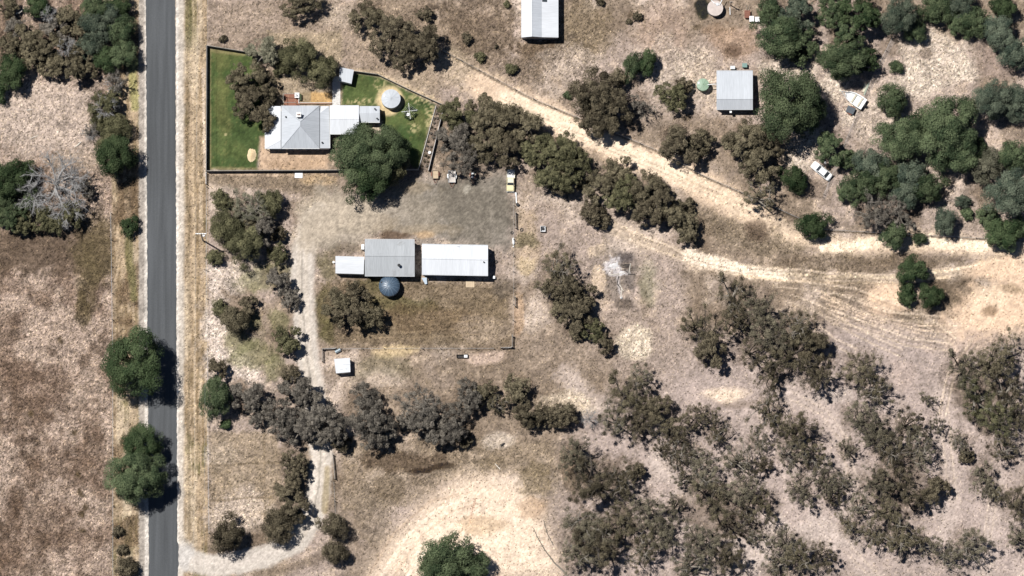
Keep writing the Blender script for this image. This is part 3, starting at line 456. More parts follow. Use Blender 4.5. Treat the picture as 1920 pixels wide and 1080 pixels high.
    g.blob(985, 440, 22, 60, (198, 174, 142), 0.55, nz=1.4); g.blob(985, 500, 16, 16, (206, 184, 146), 0.65); g.blob(972, 590, 10, 40, (196, 164, 130), 0.7); g.blob(985, 452, 18, 14, (118, 112, 76), 0.6, nz=1.6, sp=0.9)
    g.blob(940, 540, 22, 20, (128, 116, 102), 0.6); g.blob(1000, 600, 18, 30, (210, 192, 172), 0.5, nz=1.4)
    # ---- driveway
    g.stroke(DRIVE, 43, (208, 198, 183), 0.97, soft=0.5, nz=0.4, sp=0.15, reg=1, warp=0.15)
    for off in (-7, 6): g.stroke([(x + off, y) for x, y in DRIVE[2:13]], 8, (214, 202, 184), 0.75, warp=0.1)
    g.stroke([(x - 1, y) for x, y in DRIVE[3:12]], 3, (158, 148, 130), 0.5, warp=0.1)
    g.stroke([(x, y - 2) for x, y in DRIVE[12:]], 16, (214, 203, 188), 0.7, warp=0.2); g.stroke([(589, 850), (585, 930)], 12, (226, 214, 198), 0.7)
    for a_, q_ in ((0.85, [(578, 440), (590, 410), (622, 394)]), (0.75, [(592, 410), (640, 392), (690, 400)]), (0.65, [(585, 440), (625, 425), (670, 432)]), (0.4, [(630, 400), (720, 385), (800, 400)])): g.stroke(q_, 54, (194, 180, 158), a_, soft=1.7, nz=1.3)
    g.blob(342, 1045, 14, 26, (206, 200, 190), 0.8); g.stroke([(614, 880), (608, 960)], 12, (168, 148, 100), 0.6); g.blob(560, 1062, 60, 10, (120, 104, 84), 0.5, ang=-18)
    g.stroke([(626, 895), (629, 960)], 4, (110, 96, 76), 0.5, warp=0.1)
    # ---- south clearing
    g.poly([(640, 830), (870, 820), (1030, 830), (1050, 900), (940, 890), (840, 900), (760, 950), (640, 960)], (160, 142, 118), 0.6, sp=0.7)
    g.blob(740, 868, 80, 22, (118, 100, 80), 0.85, nz=1.4, sp=0.7); g.blob(810, 882, 55, 6, (88, 72, 54), 0.95, ang=-4); g.blob(920, 870, 40, 14, (128, 112, 88), 0.7, nz=1.4, sp=0.7)
    g.blob(938, 828, 26, 17, (206, 190, 170), 0.9, nz=0.5); g.blob(700, 960, 40, 50, (154, 138, 118), 0.6, sp=0.7); g.blob(730, 920, 30, 25, (140, 122, 98), 0.6)
    g.poly([(690, 1085), (740, 1000), (800, 940), (870, 890), (950, 890), (1000, 930), (1030, 990), (1060, 1085)], (238, 215, 188), 0.95, soft=34, nz=30, sp=0.18, reg=6)
    for k in range(6): g.stroke([(690 + 25 * k, 1080), (740 + 24 * k, 1000 + 4 * k), (810 + 20 * k, 940 + 9 * k), (870 + 10 * k, 925 + 11 * k)], 5, (248, 230, 204) if k % 2 else (208, 182, 154), 0.45, warp=0.3, nz=1.2)
    g.stroke([(893, 935), (880, 985)], 2.5, (190, 140, 112), 0.6, warp=0.2); g.blob(905, 985, 50, 18, (206, 178, 142), 0.6); g.blob(1010, 900, 40, 28, (150, 132, 102), 0.7, nz=1.4, sp=0.7); g.blob(1000, 955, 30, 20, (200, 166, 130), 0.5)
    # ---- gum woodland floor
    g.poly([(1080, 800), (1250, 640), (1600, 600), (1780, 640), (1930, 640), (1930, 1090), (1060, 1090), (1040, 960)], (190, 173, 162), 0.85, soft=40, nz=50, sp=0.25)
    g.poly([(980, 640), (1150, 560), (1330, 660), (1250, 720), (1000, 700)], (166, 148, 130), 0.5, soft=30, nz=40, sp=0.5)
    g.blob(1185, 645, 36, 32, (216, 200, 176), 0.8, soft=0.4, nz=0.5, sp=0.9); g.blob(1358, 741, 38, 14, (234, 212, 186), 0.9, soft=0.9); g.blob(1390, 760, 40, 6, (150, 130, 110), 0.4)
    for p in ([(1470, 735), (1540, 770), (1580, 820), (1600, 890), (1590, 960)], [(1770, 740), (1775, 850), (1785, 940), (1770, 1010)], [(1870, 900), (1855, 1000), (1850, 1080)], [(1600, 1040), (1640, 1085)], [(1120, 760), (1090, 740), (1060, 700)]): g.stroke(p, 34, (206, 189, 175), 0.6, nz=1.5, soft=1.3, sp=0.2)
    for c in ((1240, 870, 30, 40), (1280, 940, 25, 20), (1400, 1040, 60, 30), (1530, 1000, 60, 40), (1560, 740, 40, 15), (1460, 1000, 30, 30)): g.blob(*c, (212, 196, 182), 0.6, nz=1.3)
    for c in ((1120, 900, 60, 50), (1130, 1000, 70, 50), (1330, 950, 60, 50), (1690, 900, 60, 60), (1470, 620, 70, 40), (1850, 740, 60, 60)): g.blob(*c, (136, 120, 104), 0.6, nz=1.3)
    g.blob(1060, 760, 60, 20, (222, 204, 178), 0.7, nz=1.5, sp=0.8); g.blob(1080, 880, 30, 40, (148, 128, 100), 0.6); g.blob(1120, 470, 20, 12, (220, 198, 168), 0.6)
    # ---- fire scar
    g.blob(1160, 512, 38, 58, (140, 130, 118), 0.65, nz=1.2, soft=1.0); g.blob(1175, 482, 16, 14, (110, 101, 98), 0.75, nz=1.4, soft=1.0); g.blob(1185, 530, 12, 26, (116, 108, 102), 0.65, nz=1.4, soft=1.0); g.blob(1170, 570, 16, 12, (122, 108, 96), 0.7); g.blob(1218, 530, 20, 40, (150, 148, 116), 0.5)
    g.blob(1150, 498, 17, 14, (212, 205, 201), 0.85, soft=0.6, nz=2.4)
    for q_ in ([(1150, 498), (1135, 492)], [(1152, 495), (1146, 480)], [(1155, 498), (1162, 484)], [(1150, 505), (1170, 512), (1180, 510)], [(1145, 514), (1165, 515)], [(1160, 520), (1162, 540), (1166, 556)], [(1140, 503), (1133, 507)]): g.stroke(q_, 6, (206, 199, 194), 0.65, warp=0.5, nz=2.0); g.blob(1125, 525, 12, 22, (216, 194, 168), 0.7)
    # ---- north-east scrub
    for c in ((1760, 110, 70, 45), (1720, 150, 50, 30), (1800, 130, 30, 20), (1500, 290, 30, 30), (1530, 265, 25, 25), (1600, 210, 25, 30), (1480, 130, 50, 25), (1640, 230, 40, 40), (1570, 160, 30, 25)): g.blob(*c, (216, 200, 180), 0.75, nz=1.2, sp=0.8)
    g.blob(1735, 105, 14, 10, (158, 140, 124), 0.7); g.blob(1870, 110, 40, 40, (170, 150, 136), 0.7); g.blob(1640, 240, 40, 40, (178, 160, 144), 0.5)
    for r in (20, 34, 48): g.stroke([(1758 + r * math.cos(a * 0.35), 112 + 0.7 * r * math.sin(a * 0.35)) for a in range(0, 16)], 3, (196, 176, 156), 0.5, warp=0.3)
    g.blob(1850, 260, 25, 20, (204, 182, 162), 0.6); g.blob(1800, 420, 60, 20, (190, 172, 156), 0.5); g.stroke([(1672, 80), (1625, 180), (1590, 260), (1545, 370)], 7, (172, 158, 146), 0.8, warp=0.1)
    for c in ((1310, 50), (1180, 30), (1200, 40), (1290, 215)): g.blob(c[0], c[1], 9, 6, (112, 96, 74), 0.7)
    g.stroke([(830, 98), (1000, 188), (1240, 288), (1310, 328), (1500, 412)], 3.6, (112, 100, 82), 0.75, warp=0.1, nz=1.0)
    g.stroke([(1540, 432), (1660, 439), (1830, 448), (1925, 452)], 5, (120, 106, 90), 0.6, warp=0.1, nz=1.0)
    # ---- paired wheel ruts
    def ruts(pts, gap, col, a, wd=3.0):
        for sgn in (-1, 1):
            q = []
            for i, (x, y) in enumerate(pts):
                x0, y0 = pts[max(i - 1, 0)]; x1, y1 = pts[min(i + 1, len(pts) - 1)]; l = math.hypot(x1 - x0, y1 - y0) + 1e-6
                q.append((x - (y1 - y0) / l * gap * sgn * 0.5, y + (x1 - x0) / l * gap * sgn * 0.5))
            g.stroke(q, wd, col, a, warp=0.2, nz=1.3, soft=1.2)
    pale, dk = (238, 216, 188), (126, 110, 90)
    for pts in ([(1480, 740), (1545, 775), (1582, 825), (1598, 890)], [(1770, 750), (1778, 850), (1786, 940)], [(1862, 930), (1852, 1010), (1850, 1085)], [(1590, 1030), (1650, 1090)], [(1400, 505), (1560, 520), (1680, 522), (1790, 508)], [(1450, 530), (1600, 548), (1720, 590), (1790, 640)], [(1480, 560), (1620, 610), (1700, 640), (1780, 650)],
                [(1560, 555), (1660, 590), (1760, 600)], [(1550, 590), (1640, 640), (1690, 660)], [(1500, 585), (1560, 640), (1600, 660)], [(1830, 640), (1785, 700), (1765, 780)], [(930, 182), (1080, 250), (1220, 308), (1350, 368)], [(1160, 430), (1300, 490), (1390, 510)]):
        wq = 0.45 if pts[0][1] > 700 else 1.0; ruts(pts, 14, pale, 0.55 * wq); ruts([(x, y + 2) for x, y in pts], 8, dk, 0.3 * wq, 2.5)
    # ---- leaf litter and bark under the gum crowns
    lit = np.zeros(X.shape)
    for t in TREES:
        if t[3] == 'd' or t[2] <= 18: continue
        cm, rm = X[X.shape[0] // 2], Y[:, X.shape[1] // 2]; q = t[2] * 2.2 + 6
        sl = np.ix_(np.nonzero(np.abs(rm - t[1]) < q)[0], np.nonzero(np.abs(cm - t[0]) < q)[0])
        lit[sl] = np.maximum(lit[sl], sstep(1.25, 0.4, np.hypot(X[sl] - t[0], Y[sl] - t[1]) / (t[2] * 1.1) + 1.6 * g.nz[sl]))
    lit[(g.reg == 1) | (g.reg == 2) | (g.reg == 3)] = 0
    g.mix(lit * 0.45, (128, 110, 92), 0.9)
    # ---- everywhere: fine unevenness
    n3 = fbm(X, Y, 3.2, 2, 71) - 0.5; n4 = fbm(X, Y, 14, 4, 72, 0.7) - 0.5
    road_q = 0.35 + 0.65 * np.clip(g.sp * 1.6, 0, 1)
    g.col *= np.clip(1 + road_q * (0.6 * g.nf + 0.45 * g.nz + 0.7 * n3 + 0.45 * n4), 0.35, 1.6)[..., None]
    g.col *= (1 + (0.06 + 0.32 * g.sp) * (np.random.default_rng(5).random(X.shape) - 0.5) * 2)[..., None]
    lum = g.col.mean(-1, keepdims=True); lawnm = (g.reg == 3)[..., None]
    g.col = np.where(lawnm, g.col, (lum + (g.col - lum) * 1.0) * np.array([1.0, 0.985, 1.015]) * (lum / 0.24) ** 0.32)
    g.col = np.clip(g.col, 0.012, 0.62)
    return g

def ground_material():
    m, n, b = newmat('earth_and_dry_grass')
    at = N(n, 'ShaderNodeAttribute', attribute_name='col'); sp = N(n, 'ShaderNodeAttribute', attribute_name='sp')
    tc = N(n, 'ShaderNodeTexCoord')
    n1 = N(n, 'ShaderNodeTexNoise'); n1.inputs['Scale'].default_value = 5.0; n1.inputs['Detail'].default_value = 5; n1.inputs['Roughness'].default_value = 0.85; n1.inputs['Distortion'].default_value = 0.6
    n2 = N(n, 'ShaderNodeTexNoise'); n2.inputs['Scale'].default_value = 0.8; n2.inputs['Detail'].default_value = 6; n2.inputs['Roughness'].default_value = 0.75
    for q in (n1, n2): n.links.new(tc.outputs['Object'], q.inputs['Vector'])
    r1 = N(n, 'ShaderNodeMapRange'); r1.inputs['From Min'].default_value = 0.36; r1.inputs['From Max'].default_value = 0.64; r1.inputs['To Min'].default_value = -1; r1.inputs['To Max'].default_value = 1
    r2 = N(n, 'ShaderNodeMapRange'); r2.inputs['From Min'].default_value = 0.36; r2.inputs['From Max'].default_value = 0.64; r2.inputs['To Min'].default_value = -0.10; r2.inputs['To Max'].default_value = 0.10
    n.links.new(n1.outputs[0], r1.inputs[0]); n.links.new(n2.outputs[0], r2.inputs[0])
    a = N(n, 'ShaderNodeMath', operation='MULTIPLY_ADD'); n.links.new(sp.outputs['Fac'], a.inputs[0]); a.inputs[1].default_value = 0.46; a.inputs[2].default_value = 0.07
    mu = N(n, 'ShaderNodeMath', operation='MULTIPLY'); n.links.new(r1.outputs[0], mu.inputs[0]); n.links.new(a.outputs[0], mu.inputs[1])
    s2 = N(n, 'ShaderNodeMath', operation='ADD'); n.links.new(mu.outputs[0], s2.inputs[0]); n.links.new(r2.outputs[0], s2.inputs[1])
    s3 = N(n, 'ShaderNodeMath', operation='ADD'); n.links.new(s2.outputs[0], s3.inputs[0]); s3.inputs[1].default_value = 1.0
    pw = N(n, 'ShaderNodeVectorMath', operation='SCALE'); n.links.new(at.outputs['Color'], pw.inputs[0]); n.links.new(s3.outputs[0], pw.inputs['Scale'])
    n.links.new(pw.outputs[0], b.inputs['Base Color'])
    b.inputs['Roughness'].default_value = 0.95; b.inputs['Specular IOR Level'].default_value = 0.1
    bp = N(n, 'ShaderNodeBump'); bp.inputs['Strength'].default_value = 0.6; bp.inputs['Distance'].default_value = 0.12
    n.links.new(n1.outputs[0], bp.inputs['Height']); n.links.new(bp.outputs[0], b.inputs['Normal'])
    return m
GROUND = ground_material()

STEP = 0.27
def axis(lo, hi):
    core = np.arange(lo, hi + 1e-6, STEP); out = []; d = STEP; x = 0.0
    while x < 2500: d *= 1.5; x += d; out.append(x)
    out = np.array(out); return np.concatenate([(lo - out)[::-1], core, core[-1] + out])
ax, ay = axis(-114, 114), axis(-66, 66)
GX, GY = np.meshgrid(ax, ay); gpx, gpy = to_px(GX, GY)
gpx = np.clip(gpx, -3000, 5000); gpy = np.clip(gpy, -3000, 4000)
gp = paint(gpx, gpy)
nyv, nxv = GX.shape
idx = np.arange(nyv * nxv).reshape(nyv, nxv)
quads = np.stack([idx[:-1, :-1], idx[:-1, 1:], idx[1:, 1:], idx[1:, :-1]], -1).reshape(-1, 4)
freg = gp.reg[:-1, :-1].ravel()
GV = np.stack([GX.ravel(), GY.ravel(), np.zeros(GX.size)], 1); GC = gp.col.reshape(-1, 3); GS = gp.sp.ravel()
for rid, nm in [(0, 'ground')] + list(REG.items()):
    q = quads[freg == rid]
    if len(q) == 0: continue
    u, inv = np.unique(q, return_inverse=True)
    me = npmesh(nm, GV[u], inv.reshape(-1, 4), GROUND, {'col': GC[u], 'sp': GS[u]})
    tag(link(nm, me), kind='structure')

# asphalt road: crowned strip with slightly ragged edges
def build_road():
    m, n, b = newmat('asphalt')
    tc = N(n, 'ShaderNodeTexCoord'); sx = N(n, 'ShaderNodeSeparateXYZ'); n.links.new(tc.outputs['Object'], sx.inputs[0])
    mp = N(n, 'ShaderNodeMapping'); mp.inputs['Scale'].default_value = (1.2, 0.05, 1); n.links.new(tc.outputs['Object'], mp.inputs[0])
    n1 = N(n, 'ShaderNodeTexNoise'); n1.inputs['Scale'].default_value = 1.0; n1.inputs['Detail'].default_value = 5; n.links.new(mp.outputs[0], n1.inputs['Vector'])
    n2 = N(n, 'ShaderNodeTexNoise'); n2.inputs['Scale'].default_value = 5.0; n2.inputs['Detail'].default_value = 6; n2.inputs['Roughness'].default_value = 0.8; n.links.new(tc.outputs['Object'], n2.inputs['Vector'])
    n3 = N(n, 'ShaderNodeTexNoise'); n3.inputs['Scale'].default_value = 0.03; n3.inputs['Detail'].default_value = 2; n.links.new(tc.outputs['Object'], n3.inputs['Vector'])
    def mr(s, lo, hi):
        r = N(n, 'ShaderNodeMapRange'); r.inputs['From Min'].default_value = 0.3; r.inputs['From Max'].default_value = 0.7; r.inputs['To Min'].default_value = lo; r.inputs['To Max'].default_value = hi
        n.links.new(s.outputs[0], r.inputs[0]); return r.outputs[0]
    p = N(n, 'ShaderNodeMath', operation='MULTIPLY'); n.links.new(mr(n1, 0.82, 1.18), p.inputs[0]); n.links.new(mr(n2, 0.8, 1.2), p.inputs[1])
    p2 = N(n, 'ShaderNodeMath', operation='MULTIPLY'); n.links.new(p.outputs[0], p2.inputs[0]); n.links.new(mr(n3, 0.88, 1.12), p2.inputs[1])
    sc = N(n, 'ShaderNodeVectorMath', operation='SCALE'); sc.inputs[0].default_value = (0.053, 0.0555, 0.058); n.links.new(p2.outputs[0], sc.inputs['Scale'])
    n.links.new(sc.outputs[0], b.inputs['Base Color']); b.inputs['Roughness'].default_value = 0.9; b.inputs['Specular IOR Level'].default_value = 0.2
    r = random.Random(3); V, F = [], []; k = 7; ys = list(range(-900, 2000, 5))
    for i, y in enumerate(ys):
        xl = 273.5 + (y / 1080.0) * 5.5 + r.uniform(-0.8, 0.8); xr = 328.5 + (y / 1080.0) * 4.5 + r.uniform(-0.9, 0.9)
        if 1015 < y < 1075: xr += 1.5
        for j in range(k):
            t = j / (k - 1); z = 0.012 + 0.05 * (1 - (2 * t - 1) ** 2); p = P(xl + (xr - xl) * t, y, 0); V.append((p.x, p.y, z))
    for i in range(len(ys) - 1):
        for j in range(k - 1): a = i * k + j; F.append((a, a + k, a + k + 1, a + 1))
    me = npmesh('road', np.array(V), np.array(F), m, smooth=True)
    tag(link('road', me), kind='structure')
build_road()

# ------------------------------------------------------------------ trees
def leafmat(name, c1, c2, trans=0.10):
    m, n, b = newmat(name)
    at = N(n, 'ShaderNodeAttribute', attribute_name='tint'); oi = N(n, 'ShaderNodeObjectInfo')
    mix = N(n, 'ShaderNodeMix', data_type='RGBA'); mix.inputs[6].default_value = c1 + (1,); mix.inputs[7].default_value = c2 + (1,)
    n.links.new(at.outputs['Fac'], mix.inputs[0])
    mr = N(n, 'ShaderNodeMapRange'); mr.inputs['To Min'].default_value = 0.82; mr.inputs['To Max'].default_value = 1.18; n.links.new(oi.outputs['Random'], mr.inputs[0])
    sc = N(n, 'ShaderNodeVectorMath', operation='SCALE'); n.links.new(mix.outputs[2], sc.inputs[0]); n.links.new(mr.outputs[0], sc.inputs['Scale'])
    d = N(n, 'ShaderNodeBsdfDiffuse'); t = N(n, 'ShaderNodeBsdfTranslucent'); ms = N(n, 'ShaderNodeMixShader'); ms.inputs[0].default_value = trans
    n.links.new(sc.outputs[0], d.inputs[0]); n.links.new(sc.outputs[0], t.inputs[0])
    n.links.new(d.outputs[0], ms.inputs[1]); n.links.new(t.outputs[0], ms.inputs[2])
    n.links.new(ms.outputs[0], n.nodes['Material Output'].inputs[0]); n.nodes.remove(b)
    return m
LEAF = {
    'dk': leafmat('leaf_dark_green', (0.016, 0.028, 0.013), (0.070, 0.092, 0.044)),
    'gr': leafmat('leaf_green', (0.025, 0.038, 0.020), (0.104, 0.126, 0.066)),
    'bl': leafmat('leaf_blue_green', (0.030, 0.042, 0.031), (0.116, 0.132, 0.092)),
    'ol': leafmat('leaf_olive', (0.038, 0.038, 0.021), (0.155, 0.145, 0.080)),
    'br': leafmat('leaf_brown_olive', (0.043, 0.037, 0.024), (0.182, 0.155, 0.100)),
    'db': leafmat('leaf_dark_brown', (0.031, 0.026, 0.018), (0.148, 0.124, 0.082)),
    'gy': leafmat('leaf_grey', (0.046, 0.041, 0.035), (0.196, 0.173, 0.142)),
    'go': leafmat('leaf_grey_olive', (0.046, 0.041, 0.029), (0.205, 0.180, 0.126)),
    'pl': leafmat('leaf_pale_grey_green', (0.056, 0.056, 0.038), (0.200, 0.188, 0.132)),
}
LOOK = {'dk': 'dark green', 'gr': 'green', 'bl': 'bluish green', 'ol': 'olive green', 'br': 'brownish olive', 'db': 'dark brown', 'gy': 'greyish', 'pl': 'pale grey green'}
BARK = mat('bark_brown', (0.055, 0.045, 0.036), 0.95, var=0.3, scale=3)
BARKP = mat('bark_pale', (0.17, 0.15, 0.125), 0.95, var=0.3, scale=3)
BARKS = mat('dead_silver_wood', (0.25, 0.24, 0.23), 0.95, var=0.2, scale=3)

def unit(a): return a / np.maximum(np.linalg.norm(a, axis=-1, keepdims=True), 1e-9)
def leaves(C, Rr, tints, n, size, rng, up=0.0, flat=0.85, shell=(0.55, 1.05), coher=0.9, aspect=0.55, cen=(0, 0, 0), cco=0.45, rnd=0.55, vary=0.0):
    wt = Rr ** 2 * np.exp(rng.normal(size=len(C)) * vary); k = rng.choice(len(C), n, p=wt / wt.sum())
    d = unit(rng.normal(size=(n, 3))); d[:, 2] = np.where(d[:, 2] < -0.25, -d[:, 2], d[:, 2])
    rr = rng.uniform(shell[0], shell[1], n) ** 0.8
    p = C[k] + d * (Rr[k] * rr)[:, None] * np.array([1, 1, flat])
    cd_ = unit((p - np.array(cen)) * np.array([1, 1, 1.1]))
    nor = unit(d * coher + cd_ * cco + rng.normal(size=(n, 3)) * rnd + np.array([0, 0, up]))
    t = unit(np.cross(nor, rng.normal(size=(n, 3)))); bt = np.cross(nor, t)
    s = size * rng.uniform(0.65, 1.35, n)[:, None]
    V = np.stack([p - t * s, p - bt * s * aspect + nor * s * 0.12, p + t * s, p + bt * s * aspect + nor * s * 0.12], 1).reshape(-1, 3)
    F = np.arange(4 * n).reshape(n, 4)
    ti = np.clip(tints[k] + rng.normal(size=n) * 0.22, 0, 1)
    return V, F, np.repeat(ti, 4)
def limb(mb, a, b, r0, r1, rng, bend=0.12, n=5, sag=0.1):
    a, b = np.array(a, float), np.array(b, float); L = np.linalg.norm(b - a); o1 = rng.normal(size=3) * L * bend; pts, rad = [], []
    for i in range(5):
        t = i / 4; pts.append(a + (b - a) * t + o1 * math.sin(t * math.pi) + np.array([0, 0, sag * L * math.sin(t * math.pi)])); rad.append(r0 + (r1 - r0) * t)
    mb.tube(pts, rad, n); return pts
def outline(rng, amp):
    ph = rng.uniform(0, 6.28, 5); am = rng.uniform(0.3, 1, 5) * amp
    return lambda a: 1 + sum(am[i] / (i + 1) ** 0.5 * np.sin((i + 2) * a + ph[i]) for i in range(5))
def make_proto(kind, R, seed):
    """returns crown mesh, wood mesh and height for a tree of crown radius R"""
    rng = np.random.default_rng(seed); wood = MB()
    if kind == 'd':                                       # dense rounded crown, knobbly with small clumps
        H = float(np.interp(R, [0.9, 2.0, 3.4, 5.0, 7.0], [1.2, 3.0, 5.8, 9.2, 12.2])); zc = H - 0.85 * R; o = outline(rng, 0.19)
        rc = 0.19 * R + 0.14; n = int(2.9 * (R / rc) ** 2)
        a = rng.uniform(0, 6.283, n); q = np.sqrt(rng.uniform(0, 1, n)); z = np.sqrt(1 - q ** 2)
        C = np.stack([R * 0.86 * q * np.cos(a) * o(a), R * 0.86 * q * np.sin(a) * o(a), zc + 0.72 * R * z * rng.uniform(0.6, 1.12, n) - 0.25 * R * (q > 0.85)], 1)
        rr = rc * rng.uniform(0.45, 1.5, n)
        fa = np.arange(19) * 2.4; fq = np.sqrt((np.arange(19) + 0.5) / 19) * 0.68; C = np.concatenate([C, np.stack([R * fq * np.cos(fa), R * fq * np.sin(fa), np.full(19, zc + 0.12 * R)], 1)]); rr = np.concatenate([rr, np.full(19, 0.2 * R)]); L, size = int(1500 * R ** 1.65 + 500), 0.10 + 0.007 * R
        co, sh = 1.0, (0.5, 1.06)
    elif kind == 'c':                                     # clumped gum crown: lobes parted by dark gaps
        H = float(np.interp(R, [1.5, 2.8, 4.2, 6.0], [2.4, 5.0, 8.0, 11.0])); zc = H - 0.85 * R; o = outline(rng, 0.15); nl = rng.integers(11, 15); lob = []
        for i in range(nl):
            a = 6.283 * (i + rng.uniform(-0.3, 0.3)) * 0.382; q = 0 if i == 0 else (rng.uniform(0.28, 0.45) if i % 3 == 0 else rng.uniform(0.55, 0.7))
            lob.append((R * q * np.cos(a) * o(a), R * q * np.sin(a) * o(a), zc + R * (0.42 if i == 0 else (rng.uniform(0.2, 0.4) if i % 3 == 0 else rng.uniform(-0.15, 0.2))), R * rng.uniform(0.28, 0.42)))
        cs, rs = [], []
        for (x, y, z, lr) in lob:
            nn = int(rng.integers(13, 19)); d = unit(rng.normal(size=(nn, 3))); d[:, 2] = np.abs(d[:, 2]) * 0.9 - 0.15
            cs.append(np.array([x, y, z]) + d * lr * rng.uniform(0.55, 1.0, (nn, 1))); rs.append(lr * rng.uniform(0.24, 0.42, nn))
            limb(wood, (0, 0, zc * 0.55), (x, y, z), 0.045 * R, 0.015 * R, rng)
        C, rr = np.concatenate(cs), np.concatenate(rs); L, size = int(1350 * R ** 1.65 + 500), 0.10 + 0.006 * R; co, sh = 1.0, (0.5, 1.06)
    else:                                                 # open gum crown: limbs show, leaves hang in separate tufts
        H = float(np.interp(R, [3.0, 4.3, 5.6], [7.0, 9.2, 11.5])); zc = H - 0.9 * R; o = outline(rng, 0.32); cs, rs = [], []; nl = rng.integers(6, 9); off = rng.uniform(-0.25, 0.25, 2) * R
        for i in range(nl):
            a = 6.283 * (i + rng.uniform(-0.4, 0.4)) / nl; q = rng.uniform(0.4, 0.75) * R * o(a)
            e = np.array([q * np.cos(a) + off[0], q * np.sin(a) + off[1], zc + R * rng.uniform(-0.15, 0.5)])
            p = limb(wood, (0, 0, zc * rng.uniform(0.35, 0.7)), e, 0.052 * R, 0.022 * R, rng, 0.14)
            for j in range(int(rng.integers(6, 10))):
                s = p[int(rng.integers(2, 5))]; dd = unit(rng.normal(size=3)); dd[2] = abs(dd[2]) * 0.5
                e2 = s + dd * R * rng.uniform(0.2, 0.5) + np.array([np.cos(a), np.sin(a), 0]) * R * 0.1
                limb(wood, s, e2, 0.017 * R, 0.006 * R, rng, 0.12, 4)
                for _ in range(3): cs.append(e2 + rng.normal(size=3) * R * 0.10 * np.array([1, 1, 0.8])); rs.append(R * rng.uniform(0.05, 0.14))
        C, rr = np.array(cs), np.array(rs); L, size = int(1300 * R ** 1.65 + 300), 0.064 + 0.0045 * R; co, sh = 0.6, (0.1, 1.4)
    tints = np.clip(rng.normal(0.5, 0.3, len(C)), 0, 1)
    V, F, T = leaves(C, rr, tints, L, size, rng, coher=co, shell=sh, cen=(0, 0, zc - 0.15 * R), vary={'d': 0.25, 'c': 0.55, 's': 1.15}[kind])
    crown = npmesh('crown', V, F, None, {'tint': T}); crown.materials.append(LEAF['gr'])
    b = max(0.07, 0.062 * R); wood.tube([(0, 0, -0.1), (0.03 * R, 0.02 * R, zc * 0.3), (0.0, 0.04 * R, zc * 0.7), (0, 0, zc * 1.1)], [b * 1.3, b, b * 0.8, b * 0.4], 7)
    if kind == 'd':
        for i in range(6): a = 6.283 * i / 6 + rng.uniform(-0.4, 0.4); limb(wood, (0, 0, zc * 0.5), (0.6 * R * math.cos(a), 0.6 * R * math.sin(a), zc + 0.25 * R), b * 0.5, b * 0.15, rng)
    wm = wood.mesh('trunk', BARK); return crown, wm, H, zc
CLASSES = {'d': (0.9, 2.0, 3.4, 5.0, 7.0), 'c': (1.5, 2.8, 4.2, 6.0), 's': (3.0, 4.3, 5.6)}
PROTO = {}
for kd, cl in CLASSES.items():
    for R in cl:
        for v in range(4 if R < 4 else 3): PROTO[(kd, R, v)] = make_proto(kd, R, 100 + len(PROTO))

LM = [('blue ribbed water tank', 730, 540), ('long white shed', 852, 488), ('grey gabled shed', 731, 482), ('small white box shed', 642, 686), ('hip roofed house', 563, 237), ('round white tank', 733, 186),
      ('green water tank', 1319, 160), ('square tin shed', 1378, 170), ('white sedan', 1539, 320), ('boat trailer', 1603, 187), ('cream utility', 957, 340), ('white ash heap', 1155, 495), ('northern long shed', 1013, 30),
      ('power pole', 382, 440), ('wire crate', 1018, 430), ('feed trough', 867, 668), ('concrete tank', 1341, 15), ('driveway mouth', 340, 1045), ('fallen log', 942, 833), ('cream sandy patch', 1358, 741),
      ('dark sand spot', 1857, 580), ('pale grass circle', 1185, 645), ('fallen branch', 1035, 1000), ('photo bottom right corner', 1920, 1080), ('photo bottom left corner', 0, 1080), ('photo top left corner', 0, 0),
      ('photo top right corner', 1920, 0), ('right photo edge midpoint', 1920, 540), ('bottom photo edge midpoint', 960, 1080), ('small tin garden shed', 650, 142), ('yard corner gate', 960, 652), ('sand pile on lawn', 472, 291), ('dead silver tree', 105, 350), ('white garden slab', 560, 329), ('leaning bare tree', 1105, 785), ('pale rut bend', 1598, 890)]
DIRS = ['right of', 'above right of', 'above', 'above left of', 'left of', 'below left of', 'below', 'below right of']
ORD = ['nearest', 'second nearest', 'third nearest', 'fourth nearest', 'fifth nearest', 'sixth nearest', 'seventh nearest', 'eighth nearest', 'ninth nearest', 'tenth nearest', 'eleventh nearest', 'twelfth nearest', 'thirteenth nearest', 'fourteenth nearest', 'fifteenth nearest', 'sixteenth nearest']
def place_phrases(items):
    """items: list of (x, y, noun); the place of each told from the landmark and side where it ranks first"""
    tab = {}
    for li, (nm, lx, ly) in enumerate(LM):
        byd = {}
        for i, (x, y, noun) in enumerate(items):
            dx, dy = x - lx, ly - y; dd = math.hypot(dx, dy); k = int(round(math.degrees(math.atan2(dy, dx)) / 45.0)) % 8
            byd.setdefault((k, noun), []).append((dd, i))
        for (k, noun), l in byd.items():
            l.sort()
            for r, (dd, i) in enumerate(l[:16]): tab.setdefault(i, []).append((r + dd / 90.0, r, k, nm))
    out = []
    for i in range(len(items)):
        if i in tab: c = min(tab[i]); out.append('%s %s the %s' % (ORD[c[1]], DIRS[c[2]], c[3]))
        else: out.append('deep inside the gum woodland')
    return out
KN = {'d': 'dense', 'c': 'clumpy', 's': 'open'}
nouns = ['bush' if t[2] < 15 else ('gum tree' if t[3] != 'd' else 'tree') for t in TREES]
phr = place_phrases([(t[0], t[1], n) for t, n in zip(TREES, nouns)])
